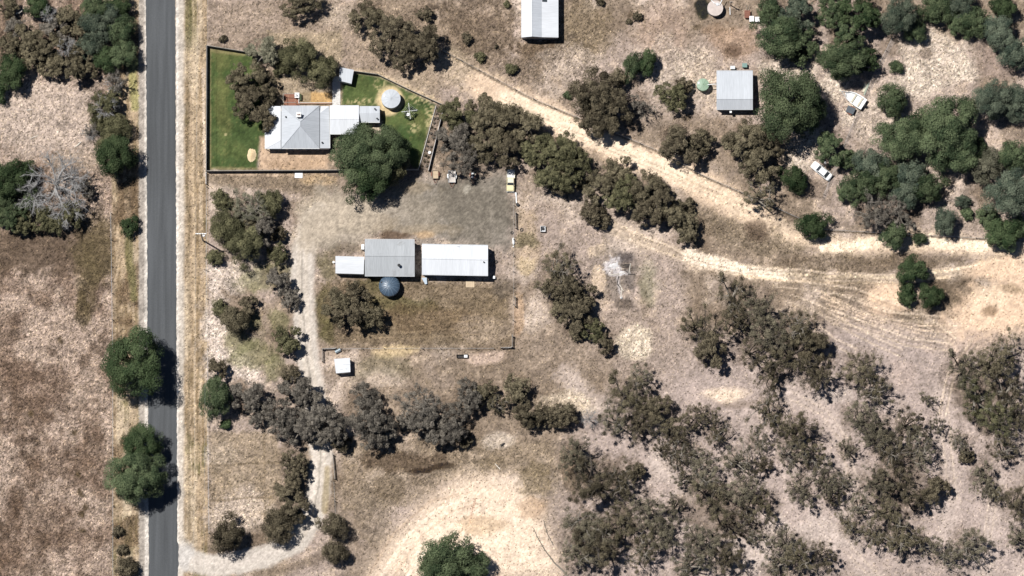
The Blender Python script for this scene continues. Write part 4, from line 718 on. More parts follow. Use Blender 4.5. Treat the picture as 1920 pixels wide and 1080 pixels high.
def place_tree(x, y, r, kind, colr, ry, noun, label, group, hz=1.0, rng=random):
    kf = M * (1.12 if kind == 'd' and r >= 40 else 1.06 if r > 22 else 1.0); rxm, rym = r * kf, (ry or r) * kf; R = 0.5 * (rxm + rym)
    cl = min(CLASSES[kind], key=lambda c: abs(math.log(c / R))); v = rng.randrange(4 if cl < 4 else 3)
    crown, wm, H, zc = PROTO[(kind, cl, v)]; s = R / cl; sz = s ** 0.85 * hz * rng.uniform(0.92, 1.1)
    loc = P(x, y, (zc + 0.2 * cl) * sz); loc.z = 0
    rz = rng.uniform(0, 6.283) if not ry else rng.choice((0, math.pi)) + rng.uniform(-0.25, 0.25)
    root = empty({'bush': 'bush', 'shrub': 'shrub', 'gum tree': 'gum_tree', 'tree': 'tree'}[noun], loc, rz); root.scale = (rxm / cl, rym / cl, sz)
    c = link('crown', crown, root); c.material_slots[0].link = 'OBJECT'; c.material_slots[0].material = LEAF[{'gy': 'go', 'br': rng.choice(('go', 'br')), 'db': rng.choice(('br', 'db', 'db'))}.get(colr, colr) if kind == 's' and y > 560 and x > 1000 else colr]
    t = link('trunk', wm, root)
    if kind == 's' or colr in ('gy', 'pl'): t.material_slots[0].link = 'OBJECT'; t.material_slots[0].material = BARKP if rng.random() < 0.5 else BARK
    tag(root, label, noun if noun != 'gum tree' else 'tree', group); return root
trng = random.Random(11)
for t, nn, ph in zip(TREES, nouns, phr):
    x, y, r, kd, cl, ry = t; rr = max(r, ry)
    size = 'small' if rr < 20 else ('medium' if rr < 34 else 'large')
    place_tree(x, y, r, kd, cl, ry, nn, '%s %s %s %s, %s' % (size, KN[kd], LOOK[cl], nn, ph), 'bushes on the dry ground' if nn == 'bush' else '%s %s trees' % (KN[kd], LOOK[cl]), rng=trng)

# bare trees: branching silver wood without leaves
def bare_tree(x, y, r, label, seed, H=None, name='dead_tree'):
    rng = np.random.default_rng(seed); R = r * M; H = H or 1.2 * R + 2; root = empty(name, (lambda p: (p.x, p.y, 0))(P(x, y, H * 0.5)))
    tr = MB(); b = 0.05 * R; tr.tube([(0, 0, -0.1), (0.1, 0, H * 0.25), (0, 0.1, H * 0.5)], [b * 1.2, b, b * 0.7], 7); tr.build('trunk', BARKS, root)
    for i in range(9):
        mb = MB(); a = 6.283 * (i + rng.uniform(-0.3, 0.3)) / 9; e = np.array([R * 0.7 * math.cos(a), R * 0.7 * math.sin(a), H * rng.uniform(0.65, 1.0)])
        p = limb(mb, (0, 0, H * rng.uniform(0.2, 0.5)), e, b * 0.55, b * 0.2, rng, 0.1)
        for j in range(13):
            s = p[int(rng.integers(1, 5))]; d = unit(rng.normal(size=3) + np.array([math.cos(a), math.sin(a), 0.4])); e2 = s + d * R * rng.uniform(0.2, 0.45)
            q = limb(mb, s, e2, b * 0.2, b * 0.07, rng, 0.12, 4)
            for k in range(8):
                s2 = q[int(rng.integers(1, 5))]; d2 = unit(rng.normal(size=3) + d); limb(mb, s2, s2 + d2 * R * rng.uniform(0.08, 0.22), b * 0.08, b * 0.035, rng, 0.15, 3)
        mb.build('branch', BARKS, root)
    tag(root, label, 'tree'); return root
bare_tree(105, 345, 62, 'big dead silver tree of bare branches at the left edge', 5, 9.0)
bare_tree(62, 372, 34, 'dead grey twiggy tree below left of the biggest silver tree', 15, 7.0)
bare_tree(128, 392, 38, 'dead grey twiggy tree below right of the biggest silver tree', 16, 7.5)
bare_tree(135, 335, 34, 'dead grey twiggy tree right of the biggest silver tree', 17, 7.5)
bare_tree(197, 203, 24, 'small bare silver branches sticking out of roadside olive bushes', 6, 7.0)
bare_tree(212, 158, 20, 'thin bare grey shrub below the north-west roadside trees', 8, 4.0)
bare_tree(167, 250, 18, 'low bare grey shrub left of the roadside pine', 9, 3.0)
bare_tree(92, 30, 16, 'bare pale branches between the green crowns in top left corner', 12, 8.5)
bare_tree(128, 92, 20, 'bare white branches amid brown gums at top left', 13, 9.0)
bare_tree(1105, 785, 20, 'leaning bare dark tree left of the big southern gum', 14, 6.0)

# ------------------------------------------------------------------ dry grass: real tufts, thick where the ground is tussocky
def build_grass():
    rng = np.random.default_rng(21); n = 700000
    X = rng.uniform(-112, 112, n); Y = rng.uniform(-64, 64, n); px, py = to_px(X, Y)
    j = np.clip(((X - ax[0]) * 0).astype(int), 0, 0); jx = np.clip(np.searchsorted(ax, X) - 1, 0, nxv - 1); jy = np.clip(np.searchsorted(ay, Y) - 1, 0, nyv - 1)
    sp = gp.sp[jy, jx]; reg = gp.reg[jy, jx]; col = gp.col[jy, jx]
    keep = (rng.random(n) < sp * 0.42) & (reg != 1) & (reg != 3) & (reg != 4) & (reg != 5) & ~((px > 268) & (px < 340))
    X, Y, col = X[keep], Y[keep], col[keep]; k = len(X); B = 3
    a = rng.uniform(0, 6.283, (k, B)); h = rng.uniform(0.04, 0.13, (k, B)); ln = rng.uniform(0.12, 0.28, (k, B)); wd = rng.uniform(0.05, 0.12, (k, B))
    ca, sa = np.cos(a), np.sin(a); x, y = X[:, None], Y[:, None]
    V = np.stack([np.stack([x - sa * wd, y + ca * wd, np.zeros_like(x) + 0 * a], -1), np.stack([x + sa * wd, y - ca * wd, 0 * a], -1), np.stack([x + ca * ln, y + sa * ln, h], -1)], 2).reshape(-1, 3)
    F = np.arange(len(V)).reshape(-1, 3)
    f = rng.choice([0.4, 0.68, 1.1, 1.5], k, p=[0.27, 0.23, 0.25, 0.25])[:, None] * rng.uniform(0.85, 1.15, (k, 1))
    c = col * f; c[:, 2] *= 0.92; c = np.clip(np.repeat(c, 3 * B, axis=0), 0.01, 0.7)
    m, nn, b = newmat('dry_grass_blades'); at = N(nn, 'ShaderNodeAttribute', attribute_name='col'); nn.links.new(at.outputs['Color'], b.inputs['Base Color']); b.inputs['Roughness'].default_value = 0.9; b.inputs['Specular IOR Level'].default_value = 0.1
    o = link('dry_grass', npmesh('dry_grass', V, F, m, {'col': c})); tag(o, 'short tussocks of dry grass over the bare paddocks', 'grass', kind='stuff')
build_grass()

# ------------------------------------------------------------------ buildings
def root_at(name, px, py, label, cat, group=None, rz=0.0):
    p = P(px, py, 0); return tag(empty(name, (p.x, p.y, 0), rz), label, cat, group)
class Loc:
    """photo points at a height, in a root's local metres"""
    def __init__(s, root): s.o = root.location.copy()
    def __call__(s, x, y, z): p = P(x, y, z); return (p.x - s.o.x, p.y - s.o.y, z)
def roof(root, L, pts, m, name='roof', t=0.07, dz=0.0):
    return MB().slab([(lambda p: (p[0], p[1], p[2] + dz))(L(*q)) for q in pts], t).build(name, m, root)
def walls(root, L, x0, x1, y0, y1, z, m, inset=0.25, name='wall', ztop=None):
    a, b = L(x0, y0, z), L(x1, y1, z)
    return MB().box(a[0] + inset, b[0] - inset, b[1] + inset, a[1] - inset, 0, (ztop or z) - 0.08).build(name, m, root), (a[0] + inset, b[0] - inset, b[1] + inset, a[1] - inset)
def beam(a, b, wd, up, name, m, root):
    """flat capping strip along a line"""
    return MB().tube([Vector(a) + Vector((0, 0, up)), Vector(b) + Vector((0, 0, up))], wd, 6).build(name, m, root)
def window(root, x, y, z0, z1, wd, face=-1):
    w = MB().box(x - wd / 2 - 0.07, x + wd / 2 + 0.07, y - (0.06 if face < 0 else 0), y + (0 if face < 0 else 0.06), z0 - 0.07, z1 + 0.07).build('window', WHITE, root)
    MB().box(x - wd / 2, x + wd / 2, y - 0.075 if face < 0 else y + 0.06, y - 0.06 if face < 0 else y + 0.075, z0, z1).build('pane', GLASS, w)
    MB().box(x - wd / 2 - 0.12, x + wd / 2 + 0.12, y - 0.14 if face < 0 else y, y if face < 0 else y + 0.14, z0 - 0.13, z0 - 0.075).build('sill', WHITE, w)
def door(root, x, y, wd, h, m):
    d = MB().box(x - wd / 2, x + wd / 2, y - 0.05, y, 0.02, h).build('door', m, root)
    MB().box(x + wd / 2 - 0.18, x + wd / 2 - 0.08, y - 0.11, y - 0.05, 0.98, 1.06).build('handle', STEEL, d)
def gutter(root, a, b, m=WHITE, r=0.06): MB().tube([a, b], r, 6).build('gutter', m, root)

# house
h = root_at('house', 563, 240, 'house with pale zinc hip roof and white chimney inside the green garden', 'house'); L = Loc(h)
wl, bx = walls(h, L, 527.5, 599, 198, 278, 3.2, WALLW, 0.18)
_, bx2 = walls(h, L, 618, 673, 197.5, 251, 2.8, WALLW, 0.2)
_, bx3 = walls(h, L, 673.5, 712, 199, 229, 2.5, WALLW, 0.15)
a = L(599, 200, 2.8); b = L(618, 278, 2.8); MB().box(bx[1] + 0.003, b[0] - 0.15, b[1] + 0.15, a[1] - 0.2, 0, 2.6).build('wall', WALLW, h)
ap1, ap2 = (563, 228, 5.5), (563, 236, 5.5); NW, NE, SE, SW = (527.5, 198, 3.2), (599, 198, 3.2), (599, 278, 3.2), (527.5, 278, 3.2)
roof(h, L, [NW, SW, ap2, ap1], ROOF_Y, 'roof_slope'); roof(h, L, [NE, ap1, ap2, SE][::-1] if False else [SE, NE, ap1, ap2], ROOF_Y, 'roof_slope')
roof(h, L, [NE, NW, ap1], ROOF_X, 'roof_slope'); roof(h, L, [SW, SE, ap2], ROOF_X, 'roof_slope')
for c, e in ((NW, ap1), (NE, ap1), (SW, ap2), (SE, ap2), (ap1, ap2)): beam(L(*c), L(*e), 0.07, 0.01, 'ridge_cap', ROOF_X, h)
vz0, vz1 = 2.45, 3.0
v = roof(h, L, [(497.5, 199, vz0), (497.5, 279, vz0), (526.5, 263, vz1), (526.5, 199, vz1)], WROOF_Y, 'verandah_roof')
roof(h, L, [(497.5, 279, vz0), (526.5, 279, vz0), (526.5, 263, vz1)], WROOF_X, 'verandah_roof'); beam(L(497.5, 279, vz0), L(526.5, 263, vz1), 0.05, 0.01, 'ridge_cap', WROOF_X, h)
for yy in (201, 220, 239, 258, 277):
    p = L(498.5, yy, vz0); MB().box(p[0], p[0] + 0.11, p[1] - 0.055, p[1] + 0.055, 0, vz0 - 0.09).build('verandah_post', WHITE, h)
p0, p1 = L(498, 200, vz0), L(527, 278, vz0); MB().box(p0[0], bx[0] - 0.003, p1[1], p0[1], 0, 0.16).build('verandah_floor', TIMBER, h)
roof(h, L, [(600, 212, 3.0), (600, 278, 3.0), (618, 278, 2.65), (617, 199, 2.65)], ROOF_Y, 'lean_to_roof'); roof(h, L, [(600, 199, 2.65), (600, 212, 3.0), (617, 199, 2.65)], WROOF_X, 'lean_to_roof')  # sunlit north face coloured paler, shaded east slope greyer, on one roof
roof(h, L, [(619, 251, 2.8), (673, 251, 2.8), (673, 223.5, 3.55), (619, 223.5, 3.55)], WROOF_X, 'wing_roof'); roof(h, L, [(673, 197.5, 2.8), (619, 197.5, 2.8), (619, 223.5, 3.55), (673, 223.5, 3.55)], WROOF_X, 'wing_roof')
beam(L(619, 223.5, 3.55), L(673, 223.5, 3.55), 0.06, 0.0, 'ridge_cap', WROOF_X, h)
for xa, xb, zr, yr, y0, y1, ze in ((618.5, 672.7, 3.5, 223.5, 197.5, 251, 2.8), (674, 711.5, 3.0, 212, 199, 229, 2.5)):   # gable ends
    for xx in (xa, xb):
        q = [L(xx, y0, ze), L(xx, y1, ze), L(xx, yr, zr)]; s = -0.12 if xx == xb else 0.12
        MB().add([(p[0] + s, p[1], p[2] - 0.1) for p in q] + [(p[0] + s * 0.5, p[1], p[2] - 0.1) for p in q], [(0, 1, 2), (5, 4, 3), (0, 3, 4, 1), (1, 4, 5, 2), (2, 5, 3, 0)]).build('gable_wall', WALLW, h)
roof(h, L, [(673.5, 229, 2.5), (712, 229, 2.5), (712, 212, 3.0), (673.5, 212, 3.0)], ROOF_X, 'annex_roof'); roof(h, L, [(712, 199, 2.5), (673.5, 199, 2.5), (673.5, 212, 3.0), (712, 212, 3.0)], ROOF_X, 'annex_roof')
for aa, bb in (((527.5, 278.6, 3.14), (599, 278.6, 3.14)), ((619, 251.6, 2.74), (673, 251.6, 2.74)), ((673.5, 229.6, 2.44), (712, 229.6, 2.44)), ((497, 199, 2.4), (497, 279, 2.4)), ((618.5, 199, 2.6), (618.6, 278, 2.6))): gutter(h, L(*aa), L(*bb))
p = L(560, 215, 5.9); ch = MB().box(p[0] - 0.42, p[0] + 0.42, p[1] - 0.42, p[1] + 0.42, 3.6, 5.9).build('chimney', CHIM, h)
MB().box(p[0] - 0.5, p[0] + 0.5, p[1] - 0.5, p[1] + 0.5, 5.9, 6.05).build('chimney_cap', CHIM, ch)
for dx in (-0.17, 0.17): MB().cyl((p[0] + dx, p[1]), 0.12, 6.05, 6.3, 10).build('chimney_pot', RUST, ch)
for (vx, vy, z) in ((536, 219, 4.2), (604, 267, 3.4), (703, 204, 3.5), (707, 222, 3.3)):
    p = L(vx, vy, z); fl = MB().cyl((p[0], p[1]), 0.09, z - 1.0, z - 0.1, 8).build('flue', STEEL, h); MB().cyl((p[0], p[1]), 0.19, z - 0.1, z + 0.06, 10, 0.05).build('cowl', DARK, fl)
for wx, wd in ((530, 1.0), (545, 1.0), (563, 0.9), (578, 1.1), (587, 0.5), (594, 0.5)):
    q = L(wx, 278, 3.2); window(h, q[0], bx[2], 1.0, 2.3, wd)
q = L(640, 251, 2.8); door(h, q[0], bx2[2], 0.9, 2.05, TIMBER); window(h, q[0] + 2.0, bx2[2], 1.0, 2.1, 1.2); q = L(694, 229, 2.5); window(h, q[0], bx3[2], 1.1, 1.9, 0.8)

def gable_shed(name, label, x0, x1, yN, yS, yR, ze, zr, rm, wm, doors=(), cat='shed', zeS=None, skew=0.0):
    zeS = zeS or ze; r = root_at(name, (x0 + x1) / 2, (yN + yS) / 2, label, cat); L = Loc(r)
    a, b = L(x0, yN, ze), L(x1, yS, zeS); c = L(x0, yR, zr); i = 0.2
    xx0, xx1, yn, ys, yr = a[0] + i, b[0] - i, a[1] - i, b[1] + i, c[1]
    prof = [(yn, 0), (ys, 0), (ys, zeS - 0.08), (yr, zr - 0.09), (yn, ze - 0.08)]
    MB().add([(xx0, y, z) for y, z in prof] + [(xx1, y, z) for y, z in prof], [(4, 3, 2, 1, 0), (5, 6, 7, 8, 9), (0, 1, 6, 5), (1, 2, 7, 6), (4, 0, 5, 9), (2, 3, 8, 7), (3, 4, 9, 8)]).build('wall', wm, r)
    roof(r, L, [(x1, yN + skew, ze), (x0, yN, ze), (x0, yR, zr), (x1, yR + skew, zr)], rm, 'roof_slope'); roof(r, L, [(x0, yS, zeS), (x1, yS + skew, zeS), (x1, yR + skew, zr), (x0, yR, zr)], rm, 'roof_slope')
    beam(L(x0, yR, zr), L(x1, yR + skew, zr), 0.09, 0.0, 'ridge_cap', rm, r)
    for yy, z, s in ((yS + 0.6, zeS, 0), (yN - 0.6, ze, 0)): gutter(r, L(x0, yy, z - 0.05), L(x1, yy + skew, z - 0.05), STEEL)
    for fx, wd, hh in doors:
        q = L(fx, yS, zeS); d = MB().box(q[0] - wd / 2, q[0] + wd / 2, ys - 0.05, ys - 0.002, 0.02, hh).build('roller_door', STEEL, r)
        for k in range(6): MB().box(q[0] - wd / 2 + 0.02, q[0] + wd / 2 - 0.02, ys - 0.07, ys - 0.052, 0.15 + k * hh / 6.5, 0.22 + k * hh / 6.5).build('door_rib', STEEL, d)
    return r, L
sh, L = gable_shed('shed', 'old grey gabled shed with stained roof beside the blue tank', 684, 777.5, 449, 517, 480, 3.0, 4.0, GROOF_X, WALLZ, ((710, 2.6, 2.4), (755, 2.8, 2.4)), skew=0.6)
p = L(748, 497, 4.5); ve = MB().cyl((p[0], p[1]), 0.16, 3.3, 4.15, 12).build('roof_vent', STEEL, sh); MB().lathe((p[0], p[1]), [(0.16, 4.1), (0.30, 4.2), (0.33, 4.35), (0.22, 4.5), (0.0, 4.55)], 14).build('vent_cowl', DARK, ve)
MB().box(*[L(684, 449, 2)[0] - 0.1, L(684, 449, 2)[0] + 10.5, L(684, 449, 2)[1] + 0.05, L(684, 449, 2)[1] + 0.22, 0.0, 0.5]).build('brick_footing', WALLB, sh)
ls, L = gable_shed('shed', 'long white roofed shed right of the grey gabled shed', 791, 915, 458, 514.5, 485, 3.3, 4.05, WROOF_X, WALLZ, ((815, 2.6, 2.5), (850, 2.6, 2.5), (890, 1.0, 2.1)), skew=2.2)
p = L(907, 491, 4.4); MB().cyl((p[0], p[1]), 0.13, 3.5, 4.4, 10).build('flue', DARK, ls)
p = L(858, 461, 3.7); MB().tube([(p[0] - 0.3, p[1], 3.5), (p[0] + 0.3, p[1] - 0.1, 3.7)], 0.05).build('roof_bracket', STEEL, ls)
def skillion(name, label, pts, z0, z1, rm, wm, cat='shed'):
    """pts NW, NE, SE, SW; z0 at the north edge, z1 at the south edge"""
    cx = sum(p[0] for p in pts) / 4; cy = sum(p[1] for p in pts) / 4; r = root_at(name, cx, cy, label, cat); L = Loc(r)
    q = [L(p[0], p[1], z0 if i < 2 else z1) for i, p in enumerate(pts)]; MB().slab(q[::-1], 0.08).build('roof', rm, r); c = Vector((sum(a[0] for a in q) / 4, sum(a[1] for a in q) / 4, 0))
    w = [(c.x + (a[0] - c.x) * 0.95, c.y + (a[1] - c.y) * 0.95, a[2] - 0.1) for a in q]
    MB().add([(a[0], a[1], 0) for a in w] + w, [(0, 1, 2, 3), (7, 6, 5, 4)] + [((i + 1) % 4, i, i + 4, (i + 1) % 4 + 4) for i in range(4)]).build('wall', wm, r)
    s0, s1 = Vector(w[3]), Vector(w[2]); d = (s1 - s0); d.z = 0; u = d.normalized(); nrm = Vector((u.y, -u.x, 0)); m = (s0 + s1) / 2; m.z = 0
    MB().slab([m - u * 0.45 + nrm * 0.05 + Vector((0, 0, 1.95)), m + u * 0.45 + nrm * 0.05 + Vector((0, 0, 1.95)), m + u * 0.45 + nrm * 0.004 + Vector((0, 0, 1.95)), m - u * 0.45 + nrm * 0.004 + Vector((0, 0, 1.95))], 1.9).build('door', wm, r)
    return r, L
r, L = skillion('lean_to_shed', 'low white flat roofed lean-to left of the grey gabled shed', [(629, 480), (683, 481.5), (682, 514), (629, 512.5)], 2.75, 2.45, WROOF_Y, WALLZ)
p = L(626, 492, 2.4); MB().tube([(p[0], p[1], 2.4), (p[0] + 0.4, p[1], 2.4)], 0.05).build('downpipe', WHITE, r)
r, L = skillion('box_shed', 'small white square box shed beside the driveway', [(626.5, 673), (656, 671), (657, 697.5), (630, 700)], 2.35, 2.3, WROOF_X, WHITE)
for x0, x1, yy in ((642, 657, 682.5), (637, 642, 691.5), (647, 650, 690.8)):
    a, b = L(x0, yy, 2.42), L(x1, yy, 2.42); MB().box(a[0], b[0], a[1] - 0.05, a[1] + 0.05, 2.33, 2.44).build('roof_batten', STEEL, r)
skillion('garden_shed', 'small pale blue tin garden shed at the top garden fence', [(637.5, 126), (663.5, 131), (659, 157), (635.5, 151)], 2.3, 2.1, ROOF_X, WALLZ)
# northern shed: gable with a flatter lean-to on its right, running out of the picture
r = root_at('long_shed', 1012, 10, 'long shed with stepped white roof, shaded slope coloured grey, at top edge', 'shed'); L = Loc(r)
Y0 = L(978, 70, 3.2)[1]; Y1 = Y0 + 16.0; xs = [(977.5, 3.1), (998, 4.2), (1015.5, 3.5), (1047, 3.05)]; X = [(L(x, 40, z)[0], z) for x, z in xs]
for i, m in enumerate((WROOF_Y, ROOF_Y, WROOF_Y)):  # middle slope faces away from the sun: its shade put in as greyer sheet
    (xa, za), (xb, zb) = X[i], X[i + 1]; dz = -0.03 if i == 2 else 0
    MB().slab([(xa, Y0, za + dz), (xb, Y0, zb + dz), (xb, Y1, zb + dz), (xa, Y1, za + dz)], 0.07).build('roof_slope', m, r)
MB().tube([(X[1][0], Y0, X[1][1]), (X[1][0], Y1, X[1][1])], 0.08, 6).build('ridge_cap', ROOF_Y, r)
pr = [(X[0][0] + 0.15, 0), (X[3][0] - 0.15, 0), (X[3][0] - 0.15, X[3][1] - 0.13), (X[2][0], X[2][1] - 0.13), (X[1][0], X[1][1] - 0.1), (X[0][0] + 0.15, X[0][1] - 0.05)]
MB().add([(x, Y0 + 0.2, z) for x, z in pr] + [(x, Y1 - 0.2, z) for x, z in pr], [(0, 1, 2, 3, 4, 5), (11, 10, 9, 8, 7, 6)] + [((i + 1) % 6, i, i + 6, (i + 1) % 6 + 6) for i in range(6)]).build('wall', WALLZ, r)
MB().box(X[1][0] - 1.4, X[1][0] + 1.4, Y0 + 0.14, Y0 + 0.197, 0.02, 2.6).build('roller_door', STEEL, r); MB().box(X[3][0] - 2.4, X[3][0] - 0.9, Y0 + 0.14, Y0 + 0.197, 0.02, 2.2).build('door', STEEL, r)
p = L(1021, 0, 3.4); MB().box(p[0] - 0.5, p[0] + 0.5, p[1] - 0.4, p[1] + 1.4, 3.32, 3.46).build('skylight', GLASS, r)
# square tin shed in the north-east
sq, L = gable_shed('tin_shed', 'square tin roofed shed with white front slope and grey rear strip', 1343.5, 1411.5, 133, 205, 186, 2.6, 3.75, ROOF_X, WALLZ, (), zeS=2.75)
p = L(1370, 207, 2.2); MB().box(p[0] - 0.22, p[0] + 0.22, p[1] - 0.5, p[1] + 0.1, 1.6, 2.2).build('window_hood', WHITE, sq)
def gadget(name, label, cat, px, py, sx, sy, hz, m, m2, lid=None):
    r = root_at(name, px, py, label, cat)
    MB().box(-sx / 2, sx / 2, -sy / 2, sy / 2, 0.06, hz).build('body', m, r); MB().box(-sx / 2 - 0.04, sx / 2 + 0.04, -sy / 2 - 0.04, sy / 2 + 0.04, hz, hz + 0.06).build('lid', lid or m, r)
    for ux in (-1, 1):
        for uy in (-1, 1): MB().box(ux * (sx / 2 - 0.1) - 0.05, ux * (sx / 2 - 0.1) + 0.05, uy * (sy / 2 - 0.1) - 0.05, uy * (sy / 2 - 0.1) + 0.05, 0, 0.06).build('foot', m2, r)
    MB().box(-sx / 4, sx / 4, -sy / 2 - 0.05, -sy / 2 - 0.004, hz * 0.55, hz * 0.65).build('handle', m2, r); return r
gadget('wheelie_bin', 'green lidded bin at the back of the square tin shed', 'bin', 1396, 124, 0.95, 0.8, 1.0, GREEN, DARK, mat('teal_lid', (0.10, 0.17, 0.15), 0.5))
gadget('cabinet', 'small pale green cabinet behind the square tin shed', 'cabinet', 1373.5, 128, 0.9, 0.6, 0.9, GREEN, DARK, STEEL)
gadget('water_heater', 'white heater box on the left end of the grey gabled shed', 'box', 680.5, 465, 0.5, 1.0, 1.6, WHITE, STEEL)
gadget('white_cabinet', 'white cabinet at right corner of the long white shed', 'cabinet', 926, 521, 0.45, 0.5, 0.8, WHITE, STEEL)

# ------------------------------------------------------------------ tanks
def tank(name, label, px, py, rad, hz, cone, body, top, ribs=0, hatch=True, ribm=None, n=40):
    p = P(px, py, hz); r = tag(empty(name, (p.x, p.y, 0)), label, 'water tank')
    MB().cyl((0, 0), rad, 0, hz, n, cap=False).build('wall', body, r)
    if cone > 0.5: prof = [(rad + 0.03, hz), (rad * 0.92, hz + cone * 0.28), (rad * 0.7, hz + cone * 0.62), (rad * 0.4, hz + cone * 0.88), (0.0, hz + cone)]
    else: prof = [(rad + 0.05, hz - 0.06), (rad + 0.05, hz), (0.0, hz + cone)]
    rf = MB().lathe((0, 0), prof, n).build('roof', top, r, smooth=cone > 0.5)
    for k in range(ribs):
        a = 6.2832 * k / ribs + 0.2
        MB().tube([((q[0] + 0.02) * math.cos(a), (q[0] + 0.02) * math.sin(a), q[1] + 0.02) for q in prof[(0 if cone > 0.5 else 1):]], 0.075 if cone > 0.5 else 0.03, 5).build('rib', ribm or top, rf)
    if hatch: MB().cyl((-rad * 0.72, rad * 0.28), 0.24, hz, hz + max(0.12, cone * 0.55), 12).build('hatch', STEEL if cone < 0.5 else DARK, rf)
    for z in (0.5, 1.0, 1.5):
        if z < hz: MB().cyl((0, 0), rad + 0.02, z, z + 0.06, n, cap=False).build('band', body, r)
    return r
tank('water_tank', 'round white roofed water tank on sandy ring in the garden', 733, 185, 1.95, 2.3, 0.28, PALECONC, TANKW, 12)
tank('water_tank', 'dark blue ribbed dome water tank below the grey shed', 730, 536, 2.15, 2.3, 0.85, BLUE, BLUE, 14, ribm=mat('blue_rib', (0.085, 0.12, 0.16), 0.4, spec=0.6))
gt = tank('water_tank', 'small pale green water tank left of the square tin shed', 1318, 158.5, 1.25, 2.2, 0.2, GREEN, GREEN, 8)
MB().tube([(0.95, -0.1, 2.45), (2.1, 0.0, 2.6), (2.7, 0.02, 2.62)], 0.08).build('inlet_pipe', WHITE, gt)
tk = tank('water_tank', 'round pink grey concrete tank with white pipes at top edge', 1341, 15, 1.6, 1.8, 0.06, CONC, mat('pinkish_concrete', (0.36, 0.31, 0.28), 0.95, var=0.15), 0, hatch=False)
MB().tube([(-1.3, 2.2, 2.0), (-0.2, 1.0, 1.98), (0.85, 0.75, 1.95)], 0.09).build('inlet_pipe', WHITE, tk); MB().tube([(1.7, 2.2, 2.0), (0.9, 0.6, 1.95)], 0.09).build('inlet_pipe', WHITE, tk); MB().box(0.2, 0.7, 0.5, 1.1, 1.82, 1.98).build('hatch', STEEL, tk)

# ------------------------------------------------------------------ solid fences round the garden
def sheet_fence(label, pts, hgt=1.25, m=FENCE, name='sheet_fence'):
    p0 = P(*pts[0], 0); r = tag(empty(name, (p0.x, p0.y, 0)), label, 'fence')
    for a, b in zip(pts[:-1], pts[1:]):
        A, B = P(*a, 0) - p0, P(*b, 0) - p0; n = max(1, round((B - A).length / 2.4)); u = (B - A).normalized(); q = Vector((-u.y, u.x, 0))
        for i in range(n):
            s, e = A + (B - A) * (i / n) + u * 0.05, A + (B - A) * ((i + 1) / n) - u * 0.05
            MB().slab([s - q * 0.02 + Vector((0, 0, hgt)), e - q * 0.02 + Vector((0, 0, hgt)), e + q * 0.02 + Vector((0, 0, hgt)), s + q * 0.02 + Vector((0, 0, hgt))], hgt - 0.04).build('panel', m, r)
            c = A + (B - A) * (i / n); MB().box(c.x - 0.045, c.x + 0.045, c.y - 0.045, c.y + 0.045, 0, hgt + 0.06).build('post', m, r)
        MB().box(B.x - 0.045, B.x + 0.045, B.y - 0.045, B.y + 0.045, 0, hgt + 0.06).build('post', m, r)
        MB().slab([A - q * 0.045 + Vector((0, 0, hgt + 0.05)), B - q * 0.045 + Vector((0, 0, hgt + 0.05)), B + q * 0.045 + Vector((0, 0, hgt + 0.05)), A + q * 0.045 + Vector((0, 0, hgt + 0.05))], 0.045).build('top_rail', m, r)
    return r
sheet_fence('straight sheet fence along the west side of the garden', [(387.5, 88), (387, 322)], 1.65)
sheet_fence('straight sheet fence along the south side of the garden', [(388.5, 322.5), (612, 321), (700, 320), (784, 319.5)], 1.55)
sheet_fence('short sheet fence at the north-west garden corner', [(388.5, 87.5), (460, 99)], 1.5)
sheet_fence('bent sheet fence along the north-east side of the garden', [(664, 135), (708, 141), (770, 171), (828, 197)], 1.35)
sheet_fence('low pale fence on the lawn side of the shrub bed', [(817.5, 199), (784.5, 319)], 0.3, PALECONC, 'edging_fence')
sheet_fence('pale sheet fence on the outer side of the shrub bed', [(832, 202), (803.5, 321)], 1.2, mat('pale_fence', (0.36, 0.35, 0.34), 0.7))

# ------------------------------------------------------------------ post and wire fences
postme = MB().cyl((0, 0), 0.075, 0, 1.25, 7).mesh('post', POST)
def wire_fence(label, pts, gap=4.0, strands=(0.5, 0.85, 1.15), strong=0.012, ends=True):
    p0 = P(*pts[0], 0); r = tag(empty('wire_fence', (p0.x, p0.y, 0)), label, 'fence'); W3 = [P(*q, 0) - p0 for q in pts]; rr = random.Random(int(pts[0][0]))
    for a, b in zip(W3[:-1], W3[1:]):
        n = max(1, int((b - a).length / gap))
        for i in range(n + (1 if b is W3[-1] else 0)):
            c = a + (b - a) * (i / n); o = link('post', postme, r, (c.x + rr.uniform(-.05, .05), c.y + rr.uniform(-.05, .05), 0)); s = rr.uniform(0.8, 1.25); o.scale = (s, s, rr.uniform(0.88, 1.08)); o.rotation_euler = (rr.uniform(-.06, .06), rr.uniform(-.06, .06), rr.uniform(0, 3))
    for z in strands: MB().tube([v + Vector((0, 0, z)) for v in W3], strong, 3).build('wire', STEEL, r)
    return r
wire_fence('long wire fence beside the cream dirt track', [(830, 96), (1000, 186), (1120, 236), (1240, 286), (1310, 326), (1500, 411)])
wire_fence('wire fence above the upper sandy track at far right', [(1540, 431), (1660, 438), (1830, 447), (1935, 452)])
wire_fence('wire fence running down past the boat and the sedan', [(1682, 55), (1640, 135), (1612, 200), (1590, 255), (1545, 365)])
wire_fence('wire fence along the right side of the yard', [(963, 315), (963, 420), (963, 540), (962, 632)], 3.2)
wire_fence('wire fence along the bottom of the yard', [(640, 655), (760, 654), (925, 654)], 3.6)
wire_fence('wire fence at the edge of the western paddock', [(208, 400), (212, 700), (212, 1100)], 5.0)
wire_fence('wire fence between road verge and driveway paddock', [(387, 350), (388, 560), (390, 800), (392, 1000)], 5.0)
